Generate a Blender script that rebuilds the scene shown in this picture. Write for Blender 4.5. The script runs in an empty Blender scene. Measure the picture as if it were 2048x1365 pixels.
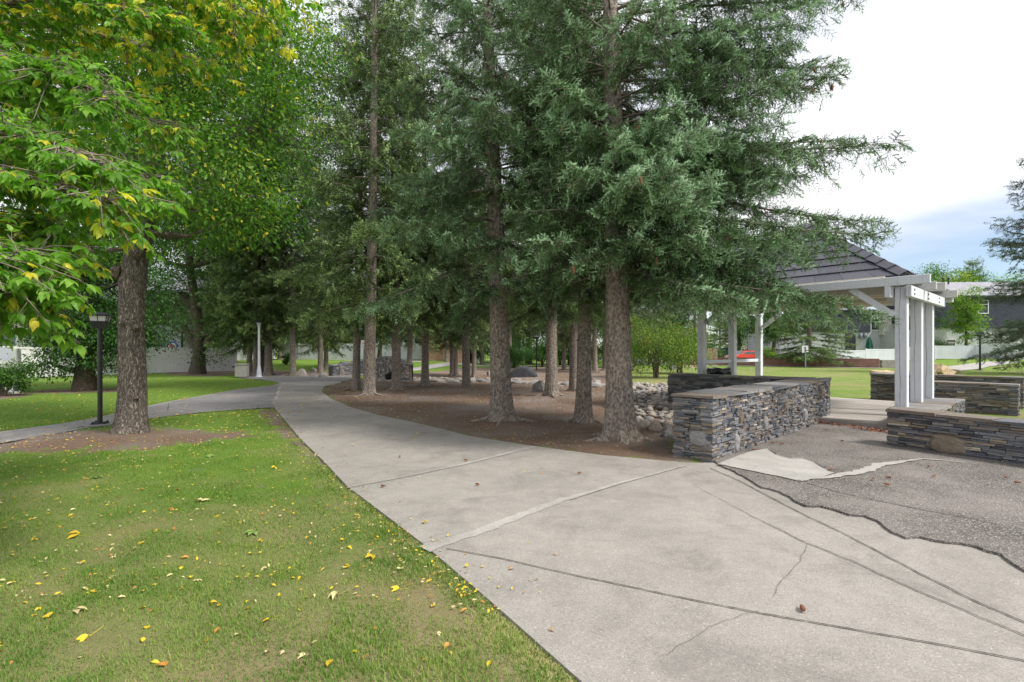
import bpy, math, random
import numpy as np
from mathutils import Vector, Matrix, noise
from mathutils.geometry import tessellate_polygon

# ------------------------------------------------------------------ camera, world, sun, exposure
sc = bpy.context.scene
F, CX, HZ, CH = 1000.0, 1024.0, 700.0, 1.6      # focal length (px of a 2048 wide frame), horizon row, eye height
cam_d = bpy.data.cameras.new("camera"); cam = bpy.data.objects.new("camera", cam_d)
sc.collection.objects.link(cam); sc.camera = cam
cam_d.sensor_width = 36.0; cam_d.lens = F / 2048.0 * 36.0
cam_d.shift_y = 17.5 / 2048.0
cam_d.clip_start = 0.05; cam_d.clip_end = 2000
cam.location = (0, 0, CH); cam.rotation_euler = (math.pi / 2, 0, 0)

world = bpy.data.worlds.new("World"); sc.world = world; world.use_nodes = True
wn, wl = world.node_tree.nodes, world.node_tree.links
wn.clear()
SUN_EL, SUN_AZ = math.radians(50), math.radians(118)     # azimuth clockwise from the view direction (+Y)
w_out = wn.new("ShaderNodeOutputWorld"); w_bg = wn.new("ShaderNodeBackground")
sky = wn.new("ShaderNodeTexSky"); sky.sky_type = 'NISHITA'; sky.sun_disc = False
sky.sun_elevation = SUN_EL; sky.sun_rotation = SUN_AZ; sky.altitude = 1000; sky.air_density = 1.0; sky.dust_density = 0.6
w_bg.inputs['Strength'].default_value = 0.10
tc = wn.new("ShaderNodeTexCoord"); sep = wn.new("ShaderNodeSeparateXYZ")
wl.new(tc.outputs['Generated'], sep.inputs[0])
def wmath(op, a, b=None, c=None):
    n = wn.new("ShaderNodeMath"); n.operation = op
    for i, v in enumerate((a, b, c)):
        if v is None: continue
        if isinstance(v, (int, float)): n.inputs[i].default_value = v
        else: wl.new(v, n.inputs[i])
    return n.outputs[0]
mp = wn.new("ShaderNodeMapping"); mp.inputs['Scale'].default_value = (1.6, 1.6, 7.0)
wl.new(tc.outputs['Generated'], mp.inputs[0])
nz = wn.new("ShaderNodeTexNoise"); nz.inputs['Scale'].default_value = 1.6; nz.inputs['Detail'].default_value = 5
nz.inputs['Roughness'].default_value = 0.5
wl.new(mp.outputs[0], nz.inputs['Vector'])
# cloud deck with a clear band low in the sky towards the right
h = wmath('SUBTRACT', sep.outputs['Z'], wmath('MULTIPLY', wmath('SUBTRACT', 0.70, sep.outputs['X']), -0.30))
h = wmath('ADD', h, wmath('MULTIPLY', wmath('SUBTRACT', nz.outputs['Fac'], 0.5), 0.22))
mr = wn.new("ShaderNodeMapRange"); mr.interpolation_type = 'SMOOTHSTEP'
mr.inputs['From Min'].default_value = 0.09; mr.inputs['From Max'].default_value = 0.26
wl.new(h, mr.inputs['Value'])
cr = wn.new("ShaderNodeValToRGB")
cr.color_ramp.elements[0].position = 0.30; cr.color_ramp.elements[0].color = (0.72, 0.76, 0.86, 1)
cr.color_ramp.elements[1].position = 0.62; cr.color_ramp.elements[1].color = (0.98, 0.98, 1.0, 1)
wl.new(nz.outputs['Fac'], cr.inputs[0])
cm = wn.new("ShaderNodeVectorMath"); cm.operation = 'SCALE'; cm.inputs['Scale'].default_value = 8.7
wl.new(cr.outputs[0], cm.inputs[0])
mx = wn.new("ShaderNodeMix"); mx.data_type = 'RGBA'
wl.new(mr.outputs[0], mx.inputs['Factor']); wl.new(sky.outputs[0], mx.inputs['A']); wl.new(cm.outputs[0], mx.inputs['B'])
wl.new(mx.outputs['Result'], w_bg.inputs['Color']); wl.new(w_bg.outputs[0], w_out.inputs['Surface'])

sun_d = bpy.data.lights.new("sun", 'SUN'); sun_d.energy = 3.0; sun_d.angle = math.radians(12); sun_d.color = (1.0, 0.95, 0.88)
sun = bpy.data.objects.new("sun", sun_d); sc.collection.objects.link(sun)
_sd = Vector((math.sin(SUN_AZ) * math.cos(SUN_EL), math.cos(SUN_AZ) * math.cos(SUN_EL), math.sin(SUN_EL)))
sun.rotation_euler = _sd.to_track_quat('Z', 'Y').to_euler()

sc.view_settings.view_transform = 'Standard'; sc.view_settings.look = 'None'
sc.view_settings.exposure = 0.62; sc.view_settings.gamma = 1.0
sc.render.engine = 'CYCLES'
cy = sc.cycles
cy.use_denoising = True; cy.max_bounces = 6; cy.diffuse_bounces = 4; cy.glossy_bounces = 2
cy.transmission_bounces = 3; cy.transparent_max_bounces = 4; cy.use_adaptive_sampling = True; cy.adaptive_threshold = 0.015
cy.caustics_reflective = False; cy.caustics_refractive = False
sc.render.use_persistent_data = False

# ------------------------------------------------------------------ helpers
R = random.Random(11)
RS = np.random.RandomState(11)
COL = sc.collection
def at(px, py, z=0.0):
    D = (CH - z) * F / (py - HZ)
    return np.array([(px - CX) / F * D, D, z])
def atD(px, D, z=0.0):
    return np.array([(px - CX) / F * D, D, z])
def zat(py, D):
    return CH + (HZ - py) / F * D
def sstep(x):
    x = np.clip(x, 0, 1); return x * x * (3 - 2 * x)
def hgt(x, y):
    x = np.asarray(x, float); y = np.asarray(y, float)
    a = 0.55 * sstep((x - 36) / 16) * sstep((y - 34) / 14)
    b = 0.62 * sstep((y - 37) / 10) * sstep((-1 - x) / 6) * sstep((x + 34) / 10)
    return a + b
def hg(x, y): return float(hgt(x, y))

def tag(o, label=None, cat=None, group=None, kind=None):
    if label: o['label'] = label
    if cat: o['category'] = cat
    if group: o['group'] = group
    if kind: o['kind'] = kind
    return o
def empty(name, loc, rz=0.0, **k):
    o = bpy.data.objects.new(name, None); COL.objects.link(o)
    o.location = loc; o.rotation_euler = (0, 0, rz); o.empty_display_size = 0.2
    return tag(o, **k)
def copy_tree(o, parent=None):
    c = o.copy(); COL.objects.link(c); c.parent = parent
    for ch in o.children: copy_tree(ch, c)
    return c

class MB:
    """collects polygons; build() links them as one mesh object"""
    def __init__(s): s.V = []; s.T = []; s.Q = []; s.R = []; s.n = 0; s.tm = []; s.qm = []
    def add(s, V, Fc, rnd=0.5, mi=0):
        V = np.asarray(V, np.float32).reshape(-1, 3); Fc = np.asarray(Fc, np.int64)
        if len(Fc) == 0: return
        s.V.append(V); r = np.empty(len(V), np.float32); r[:] = rnd; s.R.append(r)
        (s.T if Fc.shape[1] == 3 else s.Q).append(Fc + s.n)
        (s.tm if Fc.shape[1] == 3 else s.qm).append(np.full(len(Fc), mi, np.int32))
        s.n += len(V)
    def box(s, c, size, rz=0.0, rnd=0.5, mi=0, jit=0.0, M=None):
        sx, sy, sz = [a / 2 for a in size]
        V = np.array([[x, y, z] for z in (-sz, sz) for y in (-sy, sy) for x in (-sx, sx)], float)
        if jit: V += RS.uniform(-jit, jit, V.shape)
        if M is None:
            ca, sa = math.cos(rz), math.sin(rz)
            M = np.array([[ca, -sa, 0], [sa, ca, 0], [0, 0, 1]])
        V = V @ np.asarray(M).T + np.asarray(c, float)
        s.add(V, [[0, 2, 3, 1], [4, 5, 7, 6], [0, 1, 5, 4], [2, 6, 7, 3], [0, 4, 6, 2], [1, 3, 7, 5]], rnd, mi)
    def bar(s, a, b, w, t, rnd=0.5, mi=0, up=(0, 0, 1)):
        """rectangular bar from a to b, w wide (horizontal), t thick (along up)"""
        a = np.asarray(a, float); b = np.asarray(b, float); d = b - a; L = np.linalg.norm(d); x = d / L
        y = np.cross(up, x); y /= np.linalg.norm(y); z = np.cross(x, y)
        s.box((a + b) / 2, (L, w, t), M=np.stack([x, y, z], 1), rnd=rnd, mi=mi)
    def tube(s, P, rad, n=8, rnd=0.5, mi=0, cap=True, fn=None):
        P = np.asarray(P, float); m = len(P); rad = np.broadcast_to(np.asarray(rad, float), (m,))
        T = np.gradient(P, axis=0); T /= np.linalg.norm(T, axis=1)[:, None] + 1e-9
        ref = np.array([0, 0, 1.0]) if abs(T[0, 2]) < 0.8 else np.array([1.0, 0, 0])
        N = np.empty_like(P); prev = ref - T[0] * ref.dot(T[0])
        for i in range(m):
            prev = prev - T[i] * prev.dot(T[i]); prev /= np.linalg.norm(prev) + 1e-9; N[i] = prev
        B = np.cross(T, N); a = np.linspace(0, 2 * np.pi, n, endpoint=False)
        r = np.repeat(rad[:, None], n, 1)
        if fn is not None: r = r * fn(np.arange(m)[:, None] / max(1, m - 1), a[None, :], P)
        V = P[:, None] + (N[:, None] * np.cos(a)[None, :, None] + B[:, None] * np.sin(a)[None, :, None]) * r[..., None]
        i = np.arange(m - 1)[:, None] * n; j = np.arange(n)[None, :]; k = (j + 1) % n
        Q = np.stack([i + j, i + k, i + n + k, i + n + j], -1).reshape(-1, 4)
        V = V.reshape(-1, 3); s.add(V, Q, rnd, mi)
        if cap:
            for o, rev in ((0, True), ((m - 1) * n, False)):
                ring = V[o:o + n]; c = ring.mean(0); VV = np.vstack([ring, c])
                f = [[q, (q + 1) % n, n] for q in range(n)]
                if rev: f = [[b_, a_, c_] for a_, b_, c_ in f]
                s.add(VV, f, rnd, mi)
    def lathe(s, prof, n=16, rnd=0.5, mi=0, c=(0, 0, 0), rz=0.0):
        """prof: list of (r, z)"""
        P = np.array(prof, float); m = len(P); a = np.linspace(0, 2 * np.pi, n, endpoint=False) + rz
        V = np.stack([P[:, 0, None] * np.cos(a), P[:, 0, None] * np.sin(a), np.repeat(P[:, 1, None], n, 1)], -1).reshape(-1, 3) + np.asarray(c)
        i = np.arange(m - 1)[:, None] * n; j = np.arange(n)[None, :]; k = (j + 1) % n
        s.add(V, np.stack([i + j, i + k, i + n + k, i + n + j], -1).reshape(-1, 4), rnd, mi)
    def poly(s, pts, z=None, rnd=0.5, mi=0, depth=0.0):
        """flat polygon (world xyz or xy + z), optional skirt down by depth"""
        P = [Vector((p[0], p[1], p[2] if z is None else z)) for p in pts]
        tri = tessellate_polygon([P]); V = np.array([list(p) for p in P])
        ft = []
        for t in tri:
            a, b, c = [V[i] for i in t]
            nz_ = (b[0] - a[0]) * (c[1] - a[1]) - (b[1] - a[1]) * (c[0] - a[0])
            ft.append(t if nz_ > 0 else (t[0], t[2], t[1]))
        s.add(V, ft, rnd, mi)
        if depth:
            n = len(V); W = np.vstack([V, V - [0, 0, depth]])
            area = sum(V[i][0] * V[(i + 1) % n][1] - V[(i + 1) % n][0] * V[i][1] for i in range(n))
            q = [[i, n + i, n + (i + 1) % n, (i + 1) % n] for i in range(n)]
            if area < 0: q = [x[::-1] for x in q]
            s.add(W, q, rnd, mi)
    def inst(s, TV, TF, pos, M, rnd, mi=0):
        """template verts TV (k,3), faces TF; N placements with 3x3 matrices M (columns = axes * scale)"""
        N = len(pos)
        if N == 0: return
        V = np.einsum('nij,kj->nki', M, TV) + pos[:, None, :]
        k = len(TV); TF = np.asarray(TF)
        Fc = (TF[None] + (np.arange(N) * k)[:, None, None]).reshape(-1, TF.shape[1])
        s.add(V.reshape(-1, 3), Fc, np.repeat(rnd, k), mi)
    def mesh(s, name, mats, smooth=False):
        me = bpy.data.meshes.new(name)
        V = np.concatenate(s.V).astype(np.float32)
        T = np.concatenate(s.T) if s.T else np.zeros((0, 3), int); Q = np.concatenate(s.Q) if s.Q else np.zeros((0, 4), int)
        me.vertices.add(len(V)); me.vertices.foreach_set('co', V.ravel())
        L = np.concatenate([T.ravel(), Q.ravel()]).astype(np.int32)
        me.loops.add(len(L)); me.loops.foreach_set('vertex_index', L)
        st = np.concatenate([np.arange(len(T)) * 3, len(T) * 3 + np.arange(len(Q)) * 4]).astype(np.int32)
        me.polygons.add(len(st)); me.polygons.foreach_set('loop_start', st)
        mi = np.concatenate((s.tm or [np.zeros(0, np.int32)]) + (s.qm or [np.zeros(0, np.int32)])).astype(np.int32)
        me.polygons.foreach_set('material_index', mi)
        me.polygons.foreach_set('use_smooth', np.full(len(st), smooth))
        a = me.attributes.new('rnd', 'FLOAT', 'POINT'); a.data.foreach_set('value', np.concatenate(s.R).astype(np.float32))
        for m in (mats if isinstance(mats, (list, tuple)) else [mats]): me.materials.append(m)
        me.update(calc_edges=True)
        s.V = s.T = s.Q = s.R = None
        return me
    def build(s, name, mats, parent=None, smooth=False, loc=None, **k):
        o = bpy.data.objects.new(name, s.mesh(name, mats, smooth)); COL.objects.link(o)
        if parent is not None: o.parent = parent
        if loc is not None: o.location = loc
        return tag(o, **k)

def pin(P, poly):
    """points in polygon"""
    x, y = P[:, 0], P[:, 1]; r = np.zeros(len(P), bool); n = len(poly); j = n - 1
    for i in range(n):
        xi, yi, xj, yj = poly[i][0], poly[i][1], poly[j][0], poly[j][1]
        c = ((yi > y) != (yj > y)) & (x < (xj - xi) * (y - yi) / (yj - yi + 1e-12) + xi)
        r ^= c; j = i
    return r
def pdist(P, poly, closed=True):
    d = np.full(len(P), 1e9); n = len(poly)
    for i in range(n if closed else n - 1):
        a = np.array(poly[i][:2], float); b = np.array(poly[(i + 1) % n][:2], float); ab = b - a
        t = np.clip(((P[:, :2] - a) @ ab) / (ab @ ab + 1e-12), 0, 1)
        d = np.minimum(d, np.linalg.norm(P[:, :2] - (a + t[:, None] * ab), axis=1))
    return d
def sdf(P, poly): return pdist(P, poly) * np.where(pin(P, poly), -1, 1)
_pt = RS.permutation(256); _pt = np.concatenate([_pt, _pt]); _pv = RS.rand(512)
def vnoise(x, y, z=0.0):
    """cheap value noise 0..1"""
    x = np.asarray(x, float); y = np.asarray(y, float); z = np.asarray(z, float) + x * 0
    xi, yi, zi = np.floor(x).astype(int), np.floor(y).astype(int), np.floor(z).astype(int)
    xf, yf, zf = [sstep(a - b) for a, b in ((x, xi), (y, yi), (z, zi))]
    def g(a, b, c): return _pv[_pt[(_pt[(_pt[a & 255] + b) & 255] + c) & 255]]
    def l(a, b, t): return a + (b - a) * t
    return l(l(l(g(xi, yi, zi), g(xi + 1, yi, zi), xf), l(g(xi, yi + 1, zi), g(xi + 1, yi + 1, zi), xf), yf),
             l(l(g(xi, yi, zi + 1), g(xi + 1, yi, zi + 1), xf), l(g(xi, yi + 1, zi + 1), g(xi + 1, yi + 1, zi + 1), xf), yf), zf)
def fbm(x, y, z=0.0, o=4):
    s_ = 0; a = 0.5; t = 0
    for i in range(o):
        s_ = s_ + a * vnoise(np.asarray(x) * 2 ** i, np.asarray(y) * 2 ** i, np.asarray(z) * 2 ** i + i * 7.3); t += a; a *= 0.5
    return s_ / t

# ------------------------------------------------------------------ materials
class NT:
    def __init__(s, name):
        s.m = bpy.data.materials.new(name); s.m.use_nodes = True
        s.n = s.m.node_tree.nodes; s.l = s.m.node_tree.links; s.n.clear()
        s.out = s.n.new("ShaderNodeOutputMaterial"); s.b = s.n.new("ShaderNodeBsdfPrincipled")
        s.l.new(s.b.outputs[0], s.out.inputs[0])
    def new(s, t, **k):
        n = s.n.new(t)
        for a, v in k.items():
            if a in n.inputs: s.set(n.inputs[a], v)
            else: setattr(n, a, v)
        return n
    def set(s, i, v):
        if isinstance(v, bpy.types.NodeSocket): s.l.new(v, i)
        else:
            if isinstance(v, (tuple, list)) and len(v) == 3 and i.type == 'RGBA': v = (*v, 1)
            i.default_value = v
    def coord(s, kind='Object', scale=(1, 1, 1), rot=(0, 0, 0)):
        t = s.new("ShaderNodeTexCoord"); m = s.new("ShaderNodeMapping"); s.l.new(t.outputs[kind], m.inputs[0])
        m.inputs['Scale'].default_value = scale; m.inputs['Rotation'].default_value = rot
        return m.outputs[0]
    def noise(s, v, scale, detail=4, rough=0.55, dist=0.0):
        n = s.new("ShaderNodeTexNoise"); s.l.new(v, n.inputs['Vector']); n.inputs['Scale'].default_value = scale
        n.inputs['Detail'].default_value = detail; n.inputs['Roughness'].default_value = rough; n.inputs['Distortion'].default_value = dist
        return n.outputs['Fac']
    def voro(s, v, scale, feature='F1', out='Distance', rand=1.0):
        n = s.new("ShaderNodeTexVoronoi"); n.feature = feature; s.l.new(v, n.inputs['Vector']); n.inputs['Scale'].default_value = scale
        n.inputs['Randomness'].default_value = rand
        return n.outputs[out]
    def ramp(s, f, stops, interp='LINEAR'):
        n = s.new("ShaderNodeValToRGB"); s.l.new(f, n.inputs[0]); cr_ = n.color_ramp; cr_.interpolation = interp
        while len(cr_.elements) < len(stops): cr_.elements.new(0.5)
        for e, (p, c) in zip(cr_.elements, stops):
            e.position = p; e.color = (*c, 1) if len(c) == 3 else c
        return n.outputs[0]
    def mix(s, f, a, b, mode='MIX'):
        n = s.new("ShaderNodeMix", data_type='RGBA', blend_type=mode)
        for k, v in (('Factor', f), ('A', a), ('B', b)): s.set(n.inputs[k], v)
        return n.outputs['Result']
    def math(s, op, a, b=0.0, clamp=False):
        n = s.new("ShaderNodeMath", operation=op, use_clamp=clamp); s.set(n.inputs[0], a); s.set(n.inputs[1], b); return n.outputs[0]
    def attr(s, name='rnd'):
        n = s.new("ShaderNodeAttribute", attribute_name=name); return n.outputs['Fac']
    def rng(s, v, a, b, c=0.0, d=1.0):
        n = s.new("ShaderNodeMapRange"); s.set(n.inputs['Value'], v)
        for k, x in zip(('From Min', 'From Max', 'To Min', 'To Max'), (a, b, c, d)): n.inputs[k].default_value = x
        return n.outputs[0]
    def bump(s, hts, dist=0.01, strength=0.6, prev=None):
        n = s.new("ShaderNodeBump"); s.l.new(hts, n.inputs['Height']); n.inputs['Distance'].default_value = dist
        n.inputs['Strength'].default_value = strength
        if prev is not None: s.l.new(prev, n.inputs['Normal'])
        return n.outputs[0]
    def fin(s, col, rough=0.8, normal=None, metal=0.0, spec=0.3):
        s.set(s.b.inputs['Base Color'], col); s.set(s.b.inputs['Roughness'], rough)
        s.b.inputs['Metallic'].default_value = metal; s.b.inputs['Specular IOR Level'].default_value = spec
        if normal is not None: s.l.new(normal, s.b.inputs['Normal'])
        return s.m

def simple(name, col, rough=0.6, metal=0.0, var=0.12, scale=6.0, bump=0.002, spec=0.4, bscale=30):
    t = NT(name); v = t.coord()
    n = t.noise(v, scale, 4); lo = tuple(c * (1 - var) for c in col); hi = tuple(min(1, c * (1 + var)) for c in col)
    c = t.ramp(n, [(0.3, lo), (0.7, hi)])
    return t.fin(c, rough, t.bump(t.noise(v, bscale, 3), bump, 0.5), metal, spec)

def foliage(name, stops, trans=0.35, rough=0.45, tint=(0.55, 0.75, 0.12), spec=0.35):
    t = NT(name); c = t.ramp(t.attr(), stops)
    t.fin(c, rough, None, 0.0, spec)
    tr = t.new("ShaderNodeBsdfTranslucent"); t.set(tr.inputs['Color'], t.mix(0.6, c, t.mix(1.0, c, (*tint, 1), 'SOFT_LIGHT')))
    ms = t.new("ShaderNodeMixShader"); ms.inputs[0].default_value = trans
    t.l.new(t.b.outputs[0], ms.inputs[1]); t.l.new(tr.outputs[0], ms.inputs[2]); t.l.new(ms.outputs[0], t.out.inputs[0])
    return t.m

M = {}
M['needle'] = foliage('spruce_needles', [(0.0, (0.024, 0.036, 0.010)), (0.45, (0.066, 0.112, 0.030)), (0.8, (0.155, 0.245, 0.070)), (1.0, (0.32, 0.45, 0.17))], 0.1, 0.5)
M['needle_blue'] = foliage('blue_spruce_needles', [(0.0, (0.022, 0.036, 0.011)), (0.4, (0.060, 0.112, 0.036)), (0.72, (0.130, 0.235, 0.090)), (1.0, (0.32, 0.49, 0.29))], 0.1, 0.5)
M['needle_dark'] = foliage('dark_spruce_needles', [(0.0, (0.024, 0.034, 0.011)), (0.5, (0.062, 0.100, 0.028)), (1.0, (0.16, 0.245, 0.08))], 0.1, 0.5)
M['needle_brown'] = foliage('browning_spruce_needles', [(0.0, (0.05, 0.045, 0.025)), (0.35, (0.085, 0.08, 0.042)), (0.6, (0.05, 0.085, 0.045)), (1.0, (0.09, 0.16, 0.10))], 0.12, 0.5)
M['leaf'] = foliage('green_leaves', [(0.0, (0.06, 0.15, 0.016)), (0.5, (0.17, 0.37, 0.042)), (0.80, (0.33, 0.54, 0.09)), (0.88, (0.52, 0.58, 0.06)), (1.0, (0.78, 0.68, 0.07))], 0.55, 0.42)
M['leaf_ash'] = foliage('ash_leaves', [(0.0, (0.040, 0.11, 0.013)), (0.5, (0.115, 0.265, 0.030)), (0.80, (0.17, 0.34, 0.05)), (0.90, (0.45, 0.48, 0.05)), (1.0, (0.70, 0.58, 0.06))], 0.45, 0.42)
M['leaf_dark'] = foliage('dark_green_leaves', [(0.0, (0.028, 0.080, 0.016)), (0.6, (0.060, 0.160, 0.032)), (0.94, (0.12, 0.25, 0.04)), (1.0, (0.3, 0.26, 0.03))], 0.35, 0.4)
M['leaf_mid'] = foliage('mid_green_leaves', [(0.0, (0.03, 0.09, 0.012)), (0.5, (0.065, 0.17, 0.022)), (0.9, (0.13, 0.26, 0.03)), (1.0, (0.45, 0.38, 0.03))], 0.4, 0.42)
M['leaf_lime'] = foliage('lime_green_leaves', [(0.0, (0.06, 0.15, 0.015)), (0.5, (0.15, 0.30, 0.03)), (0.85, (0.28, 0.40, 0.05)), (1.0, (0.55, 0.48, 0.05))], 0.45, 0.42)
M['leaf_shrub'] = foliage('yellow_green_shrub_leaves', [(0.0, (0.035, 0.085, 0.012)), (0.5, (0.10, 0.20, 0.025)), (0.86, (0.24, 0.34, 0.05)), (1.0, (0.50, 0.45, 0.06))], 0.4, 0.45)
M['grass'] = foliage('grass_blades', [(0.0, (0.080, 0.19, 0.020)), (0.4, (0.155, 0.285, 0.038)), (0.62, (0.30, 0.38, 0.085)), (0.8, (0.48, 0.42, 0.20)), (1.0, (0.66, 0.57, 0.34))], 0.35, 0.55)

def bark(name, lo, hi, vscale=(9, 9, 2.2), bump=0.02, rust=True, furrow=False):
    t = NT(name); v1 = t.coord('Object'); v = t.coord('Object', vscale)
    n = t.noise(v, 2.2, 5, 0.6, 1.2 if furrow else 0.5)
    ridge = t.math('ABSOLUTE', t.math('SUBTRACT', n, 0.5))
    if furrow:
        hgt_ = t.rng(ridge, 0.0, 0.11); hgt_ = t.math('MULTIPLY', hgt_, t.math('ADD', t.noise(v, 7, 3), 0.4), True)
    else:
        sc2 = t.voro(t.coord('Object', (1, 1, 0.75)), 26, 'SMOOTH_F1'); hgt_ = t.math('ADD', t.math('MULTIPLY', t.rng(n, 0.3, 0.7), 0.55), t.math('MULTIPLY', t.rng(sc2, 0.1, 0.6), 0.45))
    c = t.ramp(hgt_, [(0.0, tuple(x * (0.40 if furrow else 0.45) for x in lo)), (0.4, lo), (0.9, hi)])
    c = t.mix(t.rng(t.noise(v1, 1.7, 3), 0.42, 0.7), c, t.mix(1.0, c, (1.25, 1.22, 1.15, 1), 'MULTIPLY'))
    if rust:
        c = t.mix(t.rng(t.noise(v1, 9.0, 2), 0.70, 0.75, 0, 0.5), c, (0.24, 0.12, 0.07))
        c = t.mix(t.rng(t.noise(t.coord('Object', (1, 1, 2.6)), 5.0, 3), 0.66, 0.72, 0, 0.45), c, (0.09, 0.075, 0.065))
    fine = t.noise(v1, 70, 3)
    return t.fin(c, 0.9, t.bump(fine, 0.004, 0.6, t.bump(hgt_, bump, 0.9)), spec=0.15)
M['bark_spruce'] = bark('spruce_bark', (0.145, 0.122, 0.104), (0.335, 0.295, 0.255), (14, 14, 5), 0.014)
M['bark_dark'] = bark('dark_bark', (0.075, 0.060, 0.050), (0.17, 0.135, 0.11), (8, 8, 3), 0.012, False)
M['bark_maple'] = bark('furrowed_bark', (0.19, 0.162, 0.138), (0.42, 0.37, 0.32), (20, 20, 3.4), 0.03, False, True)
M['twig'] = simple('twig_bark', (0.20, 0.16, 0.13), 0.9, var=0.4, scale=8)
M['deadtwig'] = simple('dead_twig', (0.36, 0.30, 0.25), 0.9, var=0.35, scale=8)

def _ground():
    t = NT('lawn_and_soil'); v = t.coord('Object')
    big = t.noise(v, 0.55, 5, 0.6, 0.3); med = t.noise(v, 3.0, 4, 0.6); fine = t.noise(v, 60, 3, 0.7); vf = t.noise(v, 240, 2, 0.7)
    g = t.ramp(fine, [(0.25, (0.07, 0.13, 0.02)), (0.5, (0.14, 0.24, 0.035)), (0.72, (0.25, 0.32, 0.08))])
    straw = t.ramp(vf, [(0.25, (0.14, 0.115, 0.06)), (0.7, (0.40, 0.34, 0.18))])
    dry = t.attr('dry')
    dm = t.rng(t.math('ADD', t.math('MULTIPLY', big, 0.9), t.math('ADD', t.math('MULTIPLY', med, 0.35), dry)), 0.70, 1.16)
    lawn = t.mix(dm, g, straw)
    s1 = t.ramp(vf, [(0.2, (0.085, 0.058, 0.044)), (0.5, (0.19, 0.13, 0.095)), (0.8, (0.34, 0.25, 0.19))])
    s2 = t.ramp(fine, [(0.3, (0.12, 0.08, 0.058)), (0.7, (0.245, 0.175, 0.125))])
    soil = t.mix(0.5, s1, s2)
    grey = t.ramp(vf, [(0.2, (0.15, 0.125, 0.11)), (0.8, (0.33, 0.285, 0.25))])
    soil = t.mix(t.rng(t.noise(v, 0.5, 4), 0.42, 0.66), soil, grey)
    m = t.rng(t.math('ADD', t.attr('soil'), t.math('MULTIPLY', t.math('SUBTRACT', med, 0.5), 2.4)), 0.35, 0.65)
    c = t.mix(m, lawn, soil)
    return t.fin(c, 0.95, t.bump(vf, 0.006, 0.8, t.bump(fine, 0.02, 0.7)), spec=0.1)
M['ground'] = _ground()

def _concrete(name, tint, spk=1.0):
    t = NT(name); v = t.coord('Object')
    big = t.noise(v, 0.7, 5, 0.6, 0.4); med = t.noise(v, 4.5, 5, 0.62); fine = t.noise(v, 55, 3, 0.6)
    sp = t.voro(v, 130, out='Color'); spd = t.voro(v, 130); sp2 = t.voro(v, 45); sp2c = t.voro(v, 45, out='Color')
    c = t.ramp(big, [(0.38, tuple(x * 0.70 for x in tint)), (0.49, tint), (0.62, tuple(x * 1.28 for x in tint))])
    c = t.mix(0.42, c, t.ramp(med, [(0.38, tuple(x * 0.70 for x in tint)), (0.62, tuple(x * 1.28 for x in tint))]))
    g = t.new("ShaderNodeSeparateColor"); t.l.new(sp, g.inputs[0])
    c = t.mix(0.75 * spk, c, t.ramp(g.outputs[0], [(0.0, tuple(x * 0.60 for x in tint)), (0.35, tint), (0.75, tint), (1.0, tuple(min(1, x * 1.45) for x in tint))]))
    g2 = t.new("ShaderNodeSeparateColor"); t.l.new(sp2c, g2.inputs[0])
    peb = t.math('MULTIPLY', t.rng(sp2, 0.30, 0.20), t.rng(g2.outputs[1], 0.72, 0.76))
    c = t.mix(t.math('MULTIPLY', peb, 0.45), c, t.ramp(g2.outputs[0], [(0.0, (0.23, 0.21, 0.20)), (0.5, (0.48, 0.42, 0.38)), (1.0, (0.62, 0.60, 0.57))]))
    dirt = t.rng(t.noise(v, 1.3, 7, 0.72, 0.8), 0.52, 0.66, 0, 0.40)
    c = t.mix(dirt, c, tuple(x * 0.45 for x in tint))
    return t.fin(c, 0.85, t.bump(spd, 0.002, 0.6, t.bump(fine, 0.004, 0.5)), spec=0.25)
M['concrete'] = _concrete('weathered_concrete', (0.292, 0.272, 0.246), 0.7)
M['concrete_light'] = _concrete('pale_concrete', (0.36, 0.345, 0.32), 0.5)
M['concrete_grey'] = _concrete('grey_concrete', (0.215, 0.208, 0.205), 0.6)
M['mortar'] = _concrete('pale_mortar', (0.36, 0.342, 0.315), 0.5)
def _asphalt():
    t = NT('worn_asphalt'); v = t.coord('Object')
    c1 = t.voro(v, 75, out='Color'); d1 = t.voro(v, 75); g = t.new("ShaderNodeSeparateColor"); t.l.new(c1, g.inputs[0])
    c = t.ramp(g.outputs[0], [(0.0, (0.088, 0.078, 0.066)), (0.5, (0.195, 0.172, 0.146)), (0.8, (0.30, 0.265, 0.23)), (1.0, (0.50, 0.46, 0.41))])
    c = t.mix(t.rng(d1, 0.35, 0.6), c, (0.055, 0.052, 0.052))
    c = t.mix(t.rng(t.noise(v, 1.1, 5, 0.6), 0.35, 0.7, 0.0, 0.55), c, (0.30, 0.275, 0.25))
    st = t.noise(t.coord('Object', (0.9, 6, 1), (0, 0, math.radians(-38))), 1.3, 5, 0.6)
    c = t.mix(t.rng(st, 0.62, 0.74, 0, 0.6), c, (0.045, 0.043, 0.043))
    return t.fin(c, 0.85, t.bump(d1, 0.006, 0.7), spec=0.3)
M['asphalt'] = _asphalt()
M['gravel'] = simple('creek_gravel_bed', (0.27, 0.235, 0.20), 0.95, var=0.5, scale=14, bump=0.02, bscale=18)
M['crack'] = simple('crack_dirt', (0.085, 0.082, 0.068), 0.95, var=0.6, scale=40)

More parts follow.
